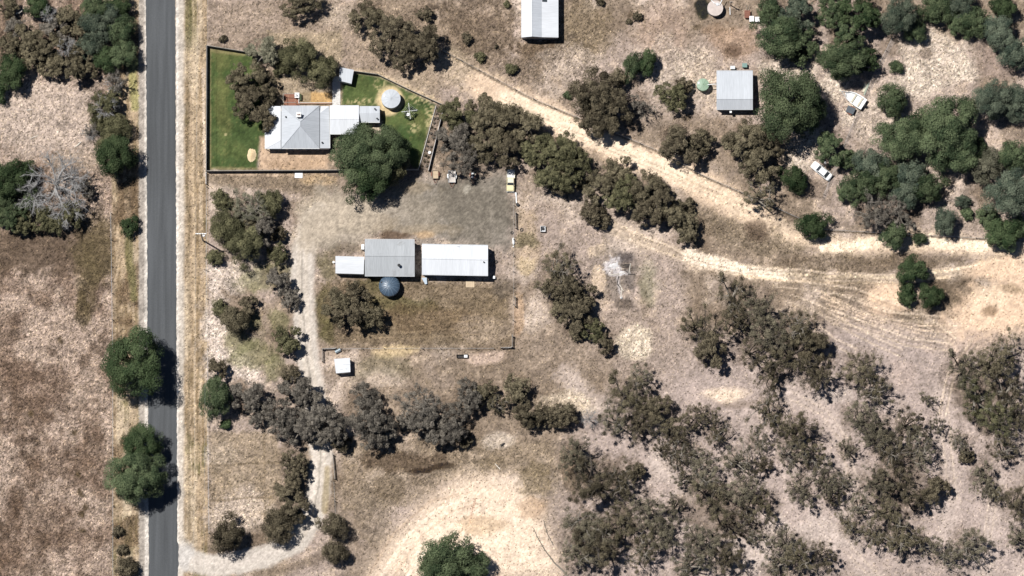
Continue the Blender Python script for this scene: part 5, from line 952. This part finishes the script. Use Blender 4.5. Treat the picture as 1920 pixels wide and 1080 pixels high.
wire_fence('short wire fence right of the lower driveway', [(626, 905), (630, 975)], 3.0)
def gate(label, a, b, hgt=1.15, m=POST):
    A, B = P(*a, 0), P(*b, 0); r = tag(empty('field_gate', (A.x, A.y, 0)), label, 'gate'); d = B - A; u = d.normalized()
    for i, c in enumerate((Vector((0, 0, 0)), d)): MB().cyl((c.x, c.y), 0.11, 0, hgt + 0.2, 9).build('post', m, r)
    for z in (0.3, 0.6, 0.88, hgt): MB().tube([u * 0.14 + Vector((0, 0, z)), d - u * 0.14 + Vector((0, 0, z))], 0.04 if z < hgt else 0.06, 6).build('rail', STEEL if z < hgt else m, r)
    MB().tube([u * 0.14 + Vector((0, 0, 0.3)), d - u * 0.14 + Vector((0, 0, hgt))], 0.035, 5).build('brace', STEEL, r)
gate('dark rail gate left of the blue drum, running down', (604.5, 656), (604.5, 678)); gate('dark rail gate running right towards the blue drum', (605.5, 655), (630, 653.5))
gate('dark rail gate at the yard corner, running left', (940, 653), (959, 652)); gate('dark rail gate at the yard corner, running up', (960.5, 651), (960.5, 630))
gate('open rail gate on the right side of the lower driveway', (624, 853), (628, 898)); gate('pale gate below the south-west garden corner', (386.5, 325), (386.5, 345), 1.1, PALECONC)
gate('rail gate half way down the right yard fence', (966, 558), (966, 575)); gate('rail gate in the right yard fence near the tyre', (967, 400), (967, 428))

# ------------------------------------------------------------------ power pole
p = P(380.5, 451, 0); r = tag(empty('power_pole', (p.x, p.y, 0)), 'pale power pole with white crossarm left of driveway trees', 'pole')
MB().tube([(0, 0, 0), (0, 0, 9.6)], [0.17, 0.12], 10).build('pole', mat('pale_pole', (0.42, 0.39, 0.34), 0.9), r); ar = MB().box(-1.15, 1.15, -0.09, 0.09, 9.2, 9.38).build('crossarm', WHITE, r)
for x in (-1.05, -0.5, 0.5, 1.05): MB().lathe((x, 0), [(0.05, 9.38), (0.09, 9.45), (0.04, 9.5), (0.08, 9.56), (0, 9.6)], 8).build('insulator', WHITE, ar)
MB().cyl((0.55, -0.32), 0.22, 8.2, 9.0, 12).build('transformer', STEEL, r)
for x in (-1.05, 1.05):
    q = tag(MB().tube([(p.x + x, p.y - 75, 9.3), (p.x + x, p.y - 35, 9.0), (p.x + x, p.y, 9.55), (p.x + x, p.y + 35, 9.0), (p.x + x, p.y + 75, 9.3)], 0.014, 4).build('power_line', STEEL), 'thin %s overhead wire running along the road verge' % ('left' if x < 0 else 'right'), 'wire')

# ------------------------------------------------------------------ vehicles
def wheel(root, x, y, rad=0.33, wd=0.2):
    t = MB().lathe((0, 0), [(rad * 0.55, -wd / 2), (rad * 0.95, -wd / 2), (rad, -wd / 2 + 0.04), (rad, wd / 2 - 0.04), (rad * 0.95, wd / 2), (rad * 0.55, wd / 2)], 18).build('wheel', DARK, root, loc=(x, y, rad)); t.rotation_euler = (0, math.pi / 2, 0)
    MB().cyl((0, 0), rad * 0.56, -wd / 2 + 0.03, wd / 2 - 0.03, 14).build('rim', STEEL, t)
def plate(root, quad, name, m, off=0.012, k=0.9):
    q = [Vector(v) for v in quad]; c = sum(q, Vector()) / 4; nrm = (q[1] - q[0]).cross(q[3] - q[0]).normalized()
    if nrm.dot(c - Vector((0, c.y * 0.6, 1.0))) < 0: nrm = -nrm; q = q[::-1]
    a = [c + (v - c) * k + nrm * off for v in q]; b = [c + (v - c) * k - nrm * 0.02 for v in q]
    return MB().add(a + b, [(0, 1, 2, 3), (7, 6, 5, 4)] + [((i + 1) % 4, i, i + 4, (i + 1) % 4 + 4) for i in range(4)]).build(name, m, root)
def glasshouse(root, y0, y1, wb, zb, y0t, y1t, wt, zt, m, roofm):
    MB().frustum(y0, y1, wb, zb, y0t, y1t, wt, zt).build('cabin', m, root); MB().frustum(y0t - 0.03, y1t + 0.03, wt + 0.03, zt + 0.002, y0t + 0.06, y1t - 0.06, wt - 0.08, zt + 0.05).build('roof', roofm, root)
    plate(root, [(-wb, y0, zb), (wb, y0, zb), (wt, y0t, zt), (-wt, y0t, zt)], 'windscreen', GLASS); plate(root, [(-wb, y1, zb), (wb, y1, zb), (wt, y1t, zt), (-wt, y1t, zt)], 'rear_window', GLASS)
    for s in (-1, 1): plate(root, [(s * wb, y0, zb), (s * wb, y1, zb), (s * wt, y1t, zt), (s * wt, y0t, zt)], 'side_window', GLASS, k=0.84)
def lights(root, yf, yr, w, z):
    for s in (-1, 1):
        MB().box(s * w - 0.17, s * w + 0.17, yf - 0.05, yf + 0.04, z - 0.08, z + 0.08).build('headlight', LAMP, root); MB().box(s * w - 0.12, s * w + 0.12, yr - 0.04, yr + 0.05, z - 0.06, z + 0.1).build('tail_light', RUST, root)
# utility: bonnet points down the picture (-y)
r = root_at('utility_car', 957.5, 340, 'faded cream utility with open tray parked below the trees', 'car', rz=math.radians(-1.5))
MB().loft([(-2.25, 0.70, 0.42, 0.78), (-2.15, 0.80, 0.32, 0.92), (-0.95, 0.83, 0.3, 1.0), (0.55, 0.83, 0.3, 1.0)]).build('body', CREAM, r); glasshouse(r, -1.0, 0.5, 0.76, 0.98, -0.52, 0.38, 0.62, 1.5, CREAM2, CREAM2)
MB().box(-0.6, 0.6, -2.0, -1.1, 0.985, 1.02).build('bonnet', CREAM, r)
tr = MB().box(-0.80, 0.80, 0.62, 2.3, 0.62, 0.7).build('tray', WHITE, r)
for x0, x1, y0, y1 in ((-0.86, -0.80, 0.6, 2.32), (0.80, 0.86, 0.6, 2.32), (-0.8, 0.8, 0.56, 0.62), (-0.8, 0.8, 2.3, 2.36)): MB().box(x0, x1, y0, y1, 0.45, 1.0).build('tray_side', CREAM2, tr)
MB().box(-0.72, 0.55, 0.75, 2.1, 0.705, 0.84).build('tray_cover', WHITE, tr)
for x in (-0.74, 0.74):
    for y in (-1.45, 1.35): wheel(r, x, y)
    MB().box(x * 1.2 - 0.1, x * 1.2 + 0.1, -0.75, -0.66, 1.0, 1.14).build('mirror', DARK, r)
lights(r, -2.24, 2.37, 0.5, 0.66); MB().box(-0.8, 0.8, -2.36, -2.26, 0.36, 0.5).build('bumper', STEEL, r)
# sedan: bonnet points up-left
r = root_at('sedan_car', 1540, 321.5, 'white sedan parked on pale ground beside the scrub fence', 'car', rz=math.radians(50))
MB().loft([(2.38, 0.66, 0.42, 0.70), (2.25, 0.80, 0.3, 0.80), (1.2, 0.88, 0.26, 0.93), (-1.4, 0.88, 0.26, 0.96), (-2.2, 0.82, 0.3, 0.92), (-2.38, 0.7, 0.42, 0.84)]).build('body', CARW, r)
glasshouse(r, 1.05, -1.75, 0.80, 0.92, 0.35, -1.0, 0.62, 1.42, CARW, CARW)
MB().box(-0.62, 0.62, 1.15, 2.1, 0.86, 0.90).build('bonnet', CARW, r); MB().box(-0.6, 0.6, -2.22, -1.8, 0.93, 0.965).build('boot_lid', CARW, r)
for x in (-0.80, 0.80):
    for y in (1.45, -1.4): wheel(r, x, y)
    MB().box(x * 1.17 - 0.1, x * 1.17 + 0.1, 0.62, 0.72, 0.95, 1.08).build('mirror', CARW, r)
lights(r, 2.33, -2.36, 0.52, 0.66); MB().box(-0.74, 0.74, 2.36, 2.44, 0.32, 0.46).build('bumper', CARW, r); MB().box(-0.76, 0.76, -2.45, -2.36, 0.32, 0.46).build('bumper', CARW, r)
def trailer(label, px, py, w, l, rz, floorm, sidem, boards=0, guards=False, junk=None, pull=-1):
    r = root_at('box_trailer', px, py, label, 'trailer', 'trailers parked under the trees' if py > 300 else None, rz); hw, hl = w / 2, l / 2
    if boards:
        for k in range(boards): y0 = -hl + l * k / boards; MB().box(-hw + 0.05, hw - 0.05, y0 + 0.015, y0 + l / boards - 0.015, 0.5, 0.545).build('board', floorm, r)
    else: MB().box(-hw + 0.03, hw - 0.03, -hl + 0.03, hl - 0.03, 0.5, 0.54).build('floor', floorm, r)
    for x0, x1, y0, y1 in ((-hw, -hw + 0.04, -hl, hl), (hw - 0.04, hw, -hl, hl), (-hw + 0.04, hw - 0.04, -hl, -hl + 0.04), (-hw + 0.04, hw - 0.04, hl - 0.04, hl)): MB().box(x0, x1, y0, y1, 0.45, 0.86).build('side', sidem, r)
    s = pull; MB().tube([(-hw * 0.75, s * hl, 0.42), (0, s * (hl + 1.1), 0.42)], 0.045, 5).build('drawbar', RUST, r); MB().tube([(hw * 0.75, s * hl, 0.42), (0, s * (hl + 1.1), 0.42)], 0.045, 5).build('drawbar', RUST, r)
    MB().tube([(0, s * (hl + 1.05), 0.02), (0, s * (hl + 1.05), 0.6)], 0.035, 6).build('jockey_wheel', STEEL, r)
    for x in (-hw - 0.13, hw + 0.13):
        wheel(r, x, 0.1 * -s, 0.3, 0.18)
        MB().box(x - 0.12, x + 0.12, -0.45 + 0.1 * -s, 0.45 + 0.1 * -s, 0.64, 0.68).build('mudguard', WHITE if guards else RUST, r)
    return r
trailer('small box trailer with timber board floor, leftmost of three trailers', 816, 328, 1.25, 1.75, 0.02, PLY, TIMBER, 6)
trailer('white floored box trailer with pale mudguards, middle of three trailers', 847.5, 332, 1.5, 2.5, 0.0, mat('pale_tray', (0.34, 0.31, 0.28), 0.7), STEEL, 0, True)
r = trailer('cluttered dark small trailer, rightmost of three trailers', 888, 330, 1.2, 1.5, -0.08, DARK, POST, 0)
for x, y, sx, sy, m in ((-0.25, 0.3, .4, .4, STEEL), (0.25, 0.1, .35, .5, TIMBER), (-0.2, -0.35, .5, .3, WHITE), (0.3, -0.4, .3, .3, RUST)): MB().box(x - sx / 2, x + sx / 2, y - sy / 2, y + sy / 2, 0.545, 0.95).build('load', m, r)
# boat on trailer
r = root_at('boat', 1602, 187, 'white open boat with bow up-left, beside the scrub fence', 'boat', rz=math.radians(57)); V = []; secs = [(-2.3, 1.25, 0.5), (-1.0, 1.3, 0.5), (0.4, 1.2, 0.52), (1.5, 0.85, 0.58), (2.3, 0.12, 0.7)]
for (y, w_, z) in secs: V += [(-w_, y, z + 0.75), (-w_ * 0.85, y, z + 0.1), (0, y, z - 0.1), (w_ * 0.85, y, z + 0.1), (w_, y, z + 0.75), (w_ - min(0.16, w_ * .5), y, z + 0.75), (w_ * 0.7, y, z + 0.25), (-w_ * 0.7, y, z + 0.25), (-w_ + min(0.16, w_ * .5), y, z + 0.75)]
n = 9; F = [tuple(range(n - 1, -1, -1)), tuple(range(4 * n, 5 * n))] + [(i * n + j, i * n + (j + 1) % n, (i + 1) * n + (j + 1) % n, (i + 1) * n + j) for i in range(4) for j in range(n)]
MB().add(V, F).build('hull', WHITE, r)
for y in (-1.3, 0.2): MB().box(-1.08, 1.08, y - 0.18, y + 0.18, 0.95, 1.02).build('seat', mat('boat_seat', (0.36, 0.33, 0.26), 0.6), r)
MB().box(-0.3, 0.3, -2.6, -2.31, 0.6, 1.5).build('outboard_motor', DARK, r); MB().box(-1.2, 1.2, -2.30, -1.75, 1.2, 1.26).build('transom_deck', WHITE, r)
r2 = root_at('boat_trailer', 1602, 187, 'steel trailer frame under the white boat with drawbar up-left', 'trailer', rz=math.radians(57))
for x in (-0.9, 0.9): MB().tube([(x, -2.1, 0.36), (x, 1.2, 0.36), (0, 3.3, 0.4)], 0.05, 6).build('rail', STEEL, r2); wheel(r2, x * 1.25, -0.7, 0.3, 0.18)
MB().tube([(-1.1, -0.7, 0.3), (1.1, -0.7, 0.3)], 0.05, 6).build('axle', STEEL, r2)
r = trailer('small trailer with dark slate cover just below the boat', 1594.5, 207.5, 1.4, 1.7, math.radians(66), TRAILERG, DARK, pull=1)
MB().box(-0.7, 0.7, -0.85, 0.85, 0.865, 0.92).build('cover', TRAILERG, r)
# leaning boards beside the boat
for lab, x0, y0, x1, y1, wd, m in (('cream board lying on the ground above the boat', 1623, 157, 1619, 173, 0.55, mat('cream_board', (0.45, 0.42, 0.32), 0.8)), ('narrow green grey rack beside the cream board', 1629, 155, 1620, 178, 0.3, mat('green_grey_rack', (0.25, 0.28, 0.22), 0.8))):
    A, B = P(x0, y0), P(x1, y1); d = (B - A); r = tag(empty('board_stack', (A.x, A.y, 0)), lab, 'board'); u = d.normalized(); q = Vector((-u.y, u.x, 0)) * wd / 2
    for k in range(3): MB().slab([(-q + u * 0.1 * k) + Vector((0, 0, 0.1 * k + 0.1)), (d - q) + Vector((0, 0, 0.1 * k + 0.1)), (d + q) + Vector((0, 0, 0.1 * k + 0.1)), (q + u * 0.1 * k) + Vector((0, 0, 0.1 * k + 0.1))], 0.09).build('board', m, r)

# ------------------------------------------------------------------ garden things
def flat(name, label, cat, pts, z, m, t=0.08, kind=None):
    c = P(sum(p[0] for p in pts) / len(pts), sum(p[1] for p in pts) / len(pts)); o = MB().slab([(lambda q: (q.x - c.x, q.y - c.y, z))(P(x, y, 0)) for x, y in pts][::-1], t).build(name, m, loc=(c.x, c.y, 0)); return tag(o, label, cat, kind=kind)
flat('garden_path', None, None, [(623.5, 145), (638, 142), (638, 198), (623, 198)], 0.05, PALECONC, 0.06, 'structure')
# brick patio: bricks on a slab
pc = P(547, 187, 0); pat = MB().box(-1.6, 1.6, -1.25, 1.25, -0.05, 0.03).build('patio', BRICK, loc=(pc.x, pc.y, 0)); tag(pat, kind='structure')
bm = MB().box(-0.19, 0.19, -0.09, 0.09, 0.0, 0.03).mesh('brick', mat('red_brick', (0.19, 0.085, 0.055), 0.9, var=0.35, scale=4))
for i in range(12):
    for j in range(8):
        o = link('brick', bm, pat, (-1.55 + 0.4 * j + (0.2 if i % 2 else 0) + 0.1, -1.13 + 0.2 * i, 0.032)); o.scale = (random.uniform(0.92, 1), random.uniform(0.9, 1), random.uniform(0.8, 1.2))
r = root_at('garden_bed_edging', 590, 195, 'low brown timber edging with white capping above the house', 'edging'); L = Loc(r)
a, b = L(561, 194.5, 0), L(622, 195.5, 0); MB().box(a[0], b[0], a[1] - 0.1, a[1] + 0.1, 0, 0.45).build('sleeper', mat('red_brown_sleeper', (0.20, 0.12, 0.08), 0.9), r); MB().box(a[0], b[0], a[1] + 0.104, a[1] + 0.2, 0, 0.5).build('cap', PALECONC, r); c = L(561, 176, 0); MB().box(a[0] - 0.15, a[0] - 0.004, a[1], c[1], 0, 0.5).build('cap', PALECONC, r)
r = root_at('pergola', 540, 188, 'small dark pergola frame over the brick patio', 'pergola'); L = Loc(r); P4 = [L(x, y, 2.2) for x, y in ((531, 176), (555, 176), (555, 192), (531, 192))]
for q in P4: MB().box(q[0] - 0.05, q[0] + 0.05, q[1] - 0.05, q[1] + 0.05, 0, 2.2).build('post', POST, r)
for q, s in ((P4[0], P4[1]), (P4[3], P4[2]), (P4[0], P4[3])): MB().tube([q, s], 0.06, 5).build('beam', POST, r)
gadget('barbecue', 'white covered barbecue on the brick patio above the house', 'barbecue', 557, 180, 0.9, 1.0, 0.95, WHITE, DARK); gadget('planter', 'dark green planter box beside the white barbecue', 'planter', 563.5, 183, 0.35, 1.3, 0.6, TIMBER, DARK, mat('planter_green', (0.04, 0.05, 0.025), 0.9))
# sand pile
def heap(name, label, cat, px, py, rx, ry, hz, m, seed, ang=0, n=56, kind=None, amp=0.07):
    rng = np.random.default_rng(seed); o = outline(rng, amp); V = [(0, 0, hz)]; F = []
    for k in range(1, 7):
        for i in range(n):
            a = 6.2832 * i / n; f = k / 6.0; rr = f * o(a) * (1 + 0.05 * rng.normal()); V.append((rx * M * rr * math.cos(a), ry * M * rr * math.sin(a), max(0.0, hz * (math.cos(f * math.pi) * 0.5 + 0.5) * (1 + 0.15 * rng.normal())) if k < 6 else -0.03))
    for i in range(n): F.append((0, 1 + i, 1 + (i + 1) % n))
    for k in range(5):
        for i in range(n): a, b = 1 + k * n + i, 1 + k * n + (i + 1) % n; F.append((a, a + n, b + n, b))
    p = P(px, py); x = MB().add(V, F).build(name, m, smooth=True, loc=(p.x, p.y, 0)); x.rotation_euler = (0, 0, ang); return tag(x, label, cat, kind=kind)
heap('sand_pile', 'cream heap of sand on the edge of the green lawn', 'sand', 472, 291, 9, 14, 0.5, SANDM, 3)
# rotary clothesline
r = root_at('clothes_line', 768, 211, 'rotary clothes line with four white arms on the lawn', 'clothes line'); MB().tube([(0, 0, 0), (0, 0, 2.0)], 0.04, 8).build('post', STEEL, r)
for k in range(4):
    a = math.pi / 2 * k + 0.12; MB().tube([(0, 0, 1.85), (1.7 * math.cos(a), 1.7 * math.sin(a), 1.95)], 0.045, 5).build('arm', WHITE, r)
for q in (0.7, 1.2, 1.65): MB().tube([(q * math.cos(math.pi / 2 * k + 0.12), q * math.sin(math.pi / 2 * k + 0.12), 1.93) for k in range(5)], 0.01, 3).build('line', WHITE, r)
def drum(name, label, px, py, rad, hz, m, cat='drum', top=None):
    r = root_at(name, px, py, label, cat); MB().cyl((0, 0), rad, 0, hz, 18).build('body', m, r); MB().lathe((0, 0), [(rad + 0.015, hz - 0.03), (rad + 0.015, hz + 0.02), (rad - 0.03, hz + 0.02), (rad - 0.03, hz + 0.004)], 18).build('rim', m, r)
    for z in (hz * 0.33, hz * 0.66): MB().lathe((0, 0), [(rad, z - 0.02), (rad + 0.02, z), (rad, z + 0.02)], 18).build('hoop', m, r)
drum('white_tub', 'white round tub under the clothes line', 765, 215, 0.32, 0.4, WHITE, 'tub'); drum('white_pot', 'round white pot among the shrubs in the right garden bed', 805.5, 286.5, 0.3, 0.45, WHITE, 'pot')
drum('black_drum', 'dark round drum at the end of the white pipe', 970.5, 384, 0.32, 0.5, DARK); drum('white_drum', 'small white drum at the left end of the flat roofed lean-to', 625.5, 492, 0.22, 0.5, WHITE)
# garden shrubs
k = 0; rs = random.Random(4)
for row in range(13):
    for sd in (0.28, 0.72):
        t = (row + 0.5 + (0.3 if sd > 0.5 else 0)) / 13.5; xl, xr, yy = 817 - 32 * t, 831 - 28 * t, 199 + 120 * t
        if rs.random() < 0.88: place_tree(xl + (xr - xl) * sd + rs.uniform(-1.2, 1.2), yy + rs.uniform(-2, 2), rs.uniform(1.9, 2.9), 'd', 'gy' if rs.random() < 0.6 else 'db', 0, 'shrub', 'tiny shrub in narrow garden bed, %s row, place %s from the top' % ('left' if sd < 0.5 else 'right', ('one', 'two', 'three', 'four', 'five', 'six', 'seven', 'eight', 'nine', 'ten', 'eleven', 'twelve', 'thirteen')[row]), 'shrubs in the narrow garden bed', rng=rs)
for i in range(12):
    a = math.pi / 2 - 6.283 * i / 12; place_tree(769 + 10 * math.cos(a) + rs.uniform(-2, 2), 213 - 10 * math.sin(a) + rs.uniform(-2, 2), rs.uniform(2.2, 3.6), 'd', 'dk', 0, 'shrub', 'small dark green plant at %s o\'clock in ring under the clothes line' % ('twelve', 'one', 'two', 'three', 'four', 'five', 'six', 'seven', 'eight', 'nine', 'ten', 'eleven')[i], 'plants ringing the clothes line', rng=rs)
# slabs and sheets lying about
flat('concrete_slab', 'white rectangular slab outside the south garden fence', 'slab', [(553, 323.5), (567.5, 323), (567, 334), (552.5, 333.5)], 0.16, WHITE, 0.2)
r = root_at('timber_sheet', 881.5, 532.5, 'pale timber panel lying below the long white shed', 'panel')
for k in range(4): MB().box(-0.9 + 0.45 * k + 0.01, -0.9 + 0.45 * (k + 1) - 0.01, -0.72, 0.72, 0.06, 0.12).build('plank', PLY, r)
MB().box(-0.9, 0.9, -0.6, -0.5, 0, 0.058).build('batten', TIMBER, r); MB().box(-0.9, 0.9, 0.5, 0.6, 0, 0.058).build('batten', TIMBER, r)
flat('metal_sheet', 'pale blue metal sheet leaning at corner of long white shed', 'sheet', [(790.5, 521.5), (800, 521), (801, 533), (797, 533.5)], 0.5, SHEETB, 0.04)
r = root_at('water_trough', 867, 668.5, 'dark narrow feed trough with white lid at right end', 'trough')
MB().box(-1.1, 1.1, -0.3, 0.3, 0.0, 0.08).build('floor', CHAR, r)
for x0, x1, y0, y1 in ((-1.12, 1.12, -0.36, -0.30), (-1.12, 1.12, 0.30, 0.36), (-1.18, -1.12, -0.36, 0.36), (1.12, 1.18, -0.36, 0.36)): MB().box(x0, x1, y0, y1, 0, 0.5).build('side', CHAR, r)
MB().box(0.35, 1.05, -0.28, 0.28, 0.40, 0.53).build('lid', WHITE, r)
# blue drum lying by the gate
A = P(629, 661), P(638, 656); d = A[1] - A[0]; r = tag(empty('fallen_drum', (A[0].x, A[0].y, 0)), 'blue grey drum lying beside the rail gate', 'drum'); MB().tube([Vector((0, 0, 0.38)), d + Vector((0, 0, 0.38))], 0.38, 16).build('body', mat('blue_grey_drum', (0.17, 0.21, 0.23), 0.35, 0.3, spec=0.6), r)
for f in (0.0, 0.35, 0.65, 1.0): MB().tube([d * (f - 0.02) + Vector((0, 0, 0.38)), d * (f + 0.02) + Vector((0, 0, 0.38))], 0.405, 16).build('hoop', STEEL, r)
# things along the right-hand yard fence
def stick(name, label, cat, pts, rad, m): 
    p0 = P(*pts[0]); o = MB().tube([(lambda q: (q.x - p0.x, q.y - p0.y, rd))(P(x, y)) for (x, y), rd in zip(pts, rad)], rad, 8).build(name, m, loc=(p0.x, p0.y, 0)); return tag(o, label, cat)
stick('white_pipe', 'long white pipe lying below the cream utility', 'pipe', [(967, 361), (967.5, 364), (968, 370), (968.5, 381)], [0.26, 0.22, 0.14, 0.13], WHITE)
stick('gas_bottle', 'white gas cylinder lying beside the right yard fence', 'cylinder', [(962.5, 446), (962.5, 448), (963, 457), (963, 459.5)], [0.10, 0.24, 0.24, 0.1], WHITE); stick('white_tin', 'short white tin below the white gas cylinder', 'tin', [(962.5, 461.5), (962.6, 463.5)], [0.16, 0.16], WHITE)
def tyre(label, px, py, rad):
    p = P(px, py); t = MB().lathe((0, 0), [(rad * 0.5, 0.05), (rad * 0.6, 0.0), (rad * 0.9, 0.0), (rad, 0.06), (rad, 0.16), (rad * 0.9, 0.22), (rad * 0.6, 0.22), (rad * 0.5, 0.17), (rad * 0.5, 0.05)], 20).build('tyre', DARK, loc=(p.x, p.y, 0.01)); tag(t, label, 'tyre')
tyre('black tyre lying on sandy ground right of the yard fence', 978, 431, 0.36); tyre('black tyre lying just left of the yard fence line', 960, 436.5, 0.32); tyre('small black tyre at the top of the right yard gate', 967.5, 401, 0.24); tyre('black tyre lying beside long white shed right wall', 930, 491, 0.34)
r = root_at('wire_crate', 1018, 430, 'grey metal crate standing alone right of the yard', 'crate'); MB().box(-0.48, 0.48, -0.55, 0.55, 0.08, 0.14).build('floor', STEEL, r)
for x in (-0.48, 0.48):
    for y in (-0.55, 0.55): MB().box(x - 0.05, x + 0.05, y - 0.05, y + 0.05, 0, 0.75).build('post', STEEL, r)
for z in (0.3, 0.5, 0.72):
    for y in (-0.55, 0.55): MB().box(-0.43, 0.43, y - 0.03, y + 0.03, z - 0.04, z + 0.04).build('rail', WHITE if z > 0.7 else STEEL, r)
    for x in (-0.48, 0.48): MB().box(x - 0.03, x + 0.03, -0.5, 0.5, z - 0.04, z + 0.04).build('rail', WHITE if z > 0.7 else STEEL, r)
MB().box(-0.2, 0.25, -0.2, 0.3, 0.145, 0.5).build('motor', DARK, r)
# top right clutter
r = root_at('rusty_bin', 1401, 28, 'rusty red steel bin right of the concrete tank', 'bin'); MB().frustum(-0.7, 0.7, 0.5, 0.0, -0.75, 0.75, 0.56, 0.9).build('body', mat('red_rust', (0.16, 0.035, 0.025), 0.8, var=0.3, scale=4), r); MB().box(-0.6, 0.6, -0.8, 0.8, 0.9, 0.96).build('rim', RUST, r)
for x in (-0.2, 0.25): MB().tube([(x, 0.8, 0.2), (x + 0.1, 1.9, 1.1)], 0.05, 5).build('arm', POST, r)
gadget('white_cube_tank', 'left white square tank below the rusty red bin', 'tank', 1409, 37, 0.85, 1.1, 1.0, WHITE, STEEL); gadget('white_cube_tank', 'right white square tank beside the top right trees', 'tank', 1419.5, 38, 0.9, 0.95, 1.1, WHITE, STEEL)
r = root_at('frame_stack', 1444, 16, 'tangle of white pipe frames under the top right trees', 'frames')
for a, b in (((-1.2, 0.9, .3), (-1.1, -1.0, .3)), ((-1.0, 0.8, .25), (0.8, 0.4, .4)), ((-1.0, -0.5, .2), (1.1, -0.6, .3)), ((-0.6, 0.6, .3), (0.6, -0.4, .5)), ((0.9, 0.3, .2), (1.1, -0.9, .2)), ((-0.3, -0.5, .3), (0.5, 0.5, .3))): MB().tube([a, b], 0.08, 5).build('pipe', WHITE, r)
r = root_at('water_mast', 1370, 10, 'short dark mast with stays near the concrete tank', 'mast'); MB().tube([(0, 0, 0), (0, 0, 4.2)], [0.12, 0.08], 8).build('post', POST, r)
for k in range(3): MB().box(-0.35, 0.35, -0.04, 0.04, 3.2 + 0.35 * k, 3.3 + 0.35 * k).build('rung', POST, r)
stick('white_pole', 'white pole lying below the short dark mast', 'pole', [(1368.5, 14), (1369, 28)], [0.08, 0.08], WHITE)
stick('rubbish_bag', 'small white bag beside the white sedan', 'bag', [(1545, 303), (1546.5, 305), (1549, 308)], [0.12, 0.3, 0.1], WHITE)
# fire heap
heap('ash_heap', 'white ash heap of a burnt pile in grey fire scar', 'ash', 1151, 498, 9, 7, 0.2, ASH, 8, 0.4, amp=0.3); heap('ash_heap', 'small white ash spill just right of the main ash heap', 'ash', 1166, 512, 8, 4, 0.12, ASH, 9, amp=0.3)
r = root_at('burnt_bedstead', 1174, 502, 'burnt bedstead of charred rails and pale posts beside ash', 'bedstead')
for a, b, m in (((-1.1, 0.6, .1), (0.8, 0.7, .2), CHAR), ((-0.9, 0.35, .1), (0.7, 0.45, .2), CHAR), ((-0.8, 0.05, .1), (0.5, 0.2, .2), CHAR), ((0.9, 0.9, .15), (0.6, -1.3, .15), LOGM), ((0.4, -1.4, .1), (1.9, -1.35, .1), CHAR), ((-0.5, -0.4, .2), (0.6, -1.2, .2), CHAR)): MB().tube([a, b], 0.07, 5).build('rail', m, r)
for i, (lab, pts, m) in enumerate((('pale burnt stick below the ash heap pointing down right', [(1162, 534), (1166, 541), (1169, 546)], LOGM), ('charred stick leaning below the ash heap', [(1160, 518), (1157, 532), (1163, 540)], CHAR), ('thin pale stick below the fire scar end', [(1165, 540), (1165, 557)], LOGM), ('short white stick left of the ash heap', [(1119, 506), (1124, 502)], LOGM), ('long pale log half buried at ash heap edge', [(1144, 515), (1160, 514), (1170, 511)], LOGM))): stick('burnt_stick', lab, 'stick', pts, [0.07] * len(pts), m)
stick('white_stone', 'small white stone at the lower end of the fire scar', 'stone', [(1163.5, 558), (1165, 559), (1166.5, 560)], [0.08, 0.22, 0.08], WHITE)
# logs
stick('fallen_log', 'short black burnt log lying on a pale bare patch', 'log', [(939, 837), (942, 834), (946, 831)], [0.10, 0.22, 0.14], CHAR)
stick('fallen_log', 'pale straight branch lying on brown grass below the black log', 'log', [(928, 869), (934, 876), (938, 880)], [0.06, 0.08, 0.10], LOGM); stick('fallen_log', 'pale log lying in the western paddock near roadside pines', 'log', [(140, 276), (146, 272), (152, 266)], [0.09, 0.14, 0.1], LOGM)
stick('fallen_log', 'thin pale branch lying in the upper western paddock', 'log', [(56, 260), (64, 257), (72, 254)], [0.05, 0.07, 0.05], LOGM); stick('fallen_log', 'curved white trunk near the top left corner', 'log', [(30, 26), (38, 24), (43, 18)], [0.14, 0.16, 0.1], LOGM)
stick('fallen_log', 'small pale branch in paddock left of olive roadside bushes', 'log', [(50, 207), (60, 205)], [0.08, 0.06], LOGM)
r = root_at('fallen_branch', 1035, 1000, 'long fallen branch with dead twigs on southern sand', 'branch'); L = Loc(r); rb = np.random.default_rng(2)
for main in ([(1000, 990), (1008, 1008), (1022, 1032), (1040, 1056), (1058, 1072), (1066, 1084)], [(1019, 975), (1026, 1000), (1037, 1022)]):
    pts = [L(x, y, 0.15) for x, y in main]; MB().tube(pts, np.linspace(0.05, 0.2 if len(main) > 3 else 0.08, len(pts)), 6).build('stem', mat('grey_dead_wood', (0.14, 0.125, 0.10), 0.95), r); tw = MB()
    for k in range(34 if len(main) > 3 else 16):
        i = int(rb.integers(0, len(pts) - 1)); s = np.array(pts[i]) + (np.array(pts[i + 1]) - np.array(pts[i])) * rb.random(); e = s + np.array([rb.normal() * 0.6, rb.normal() * 0.6, abs(rb.normal()) * 0.3]); tw.tube([s, e], [0.03, 0.012], 3)
    tw.build('twigs', MATS['grey_dead_wood'], r)
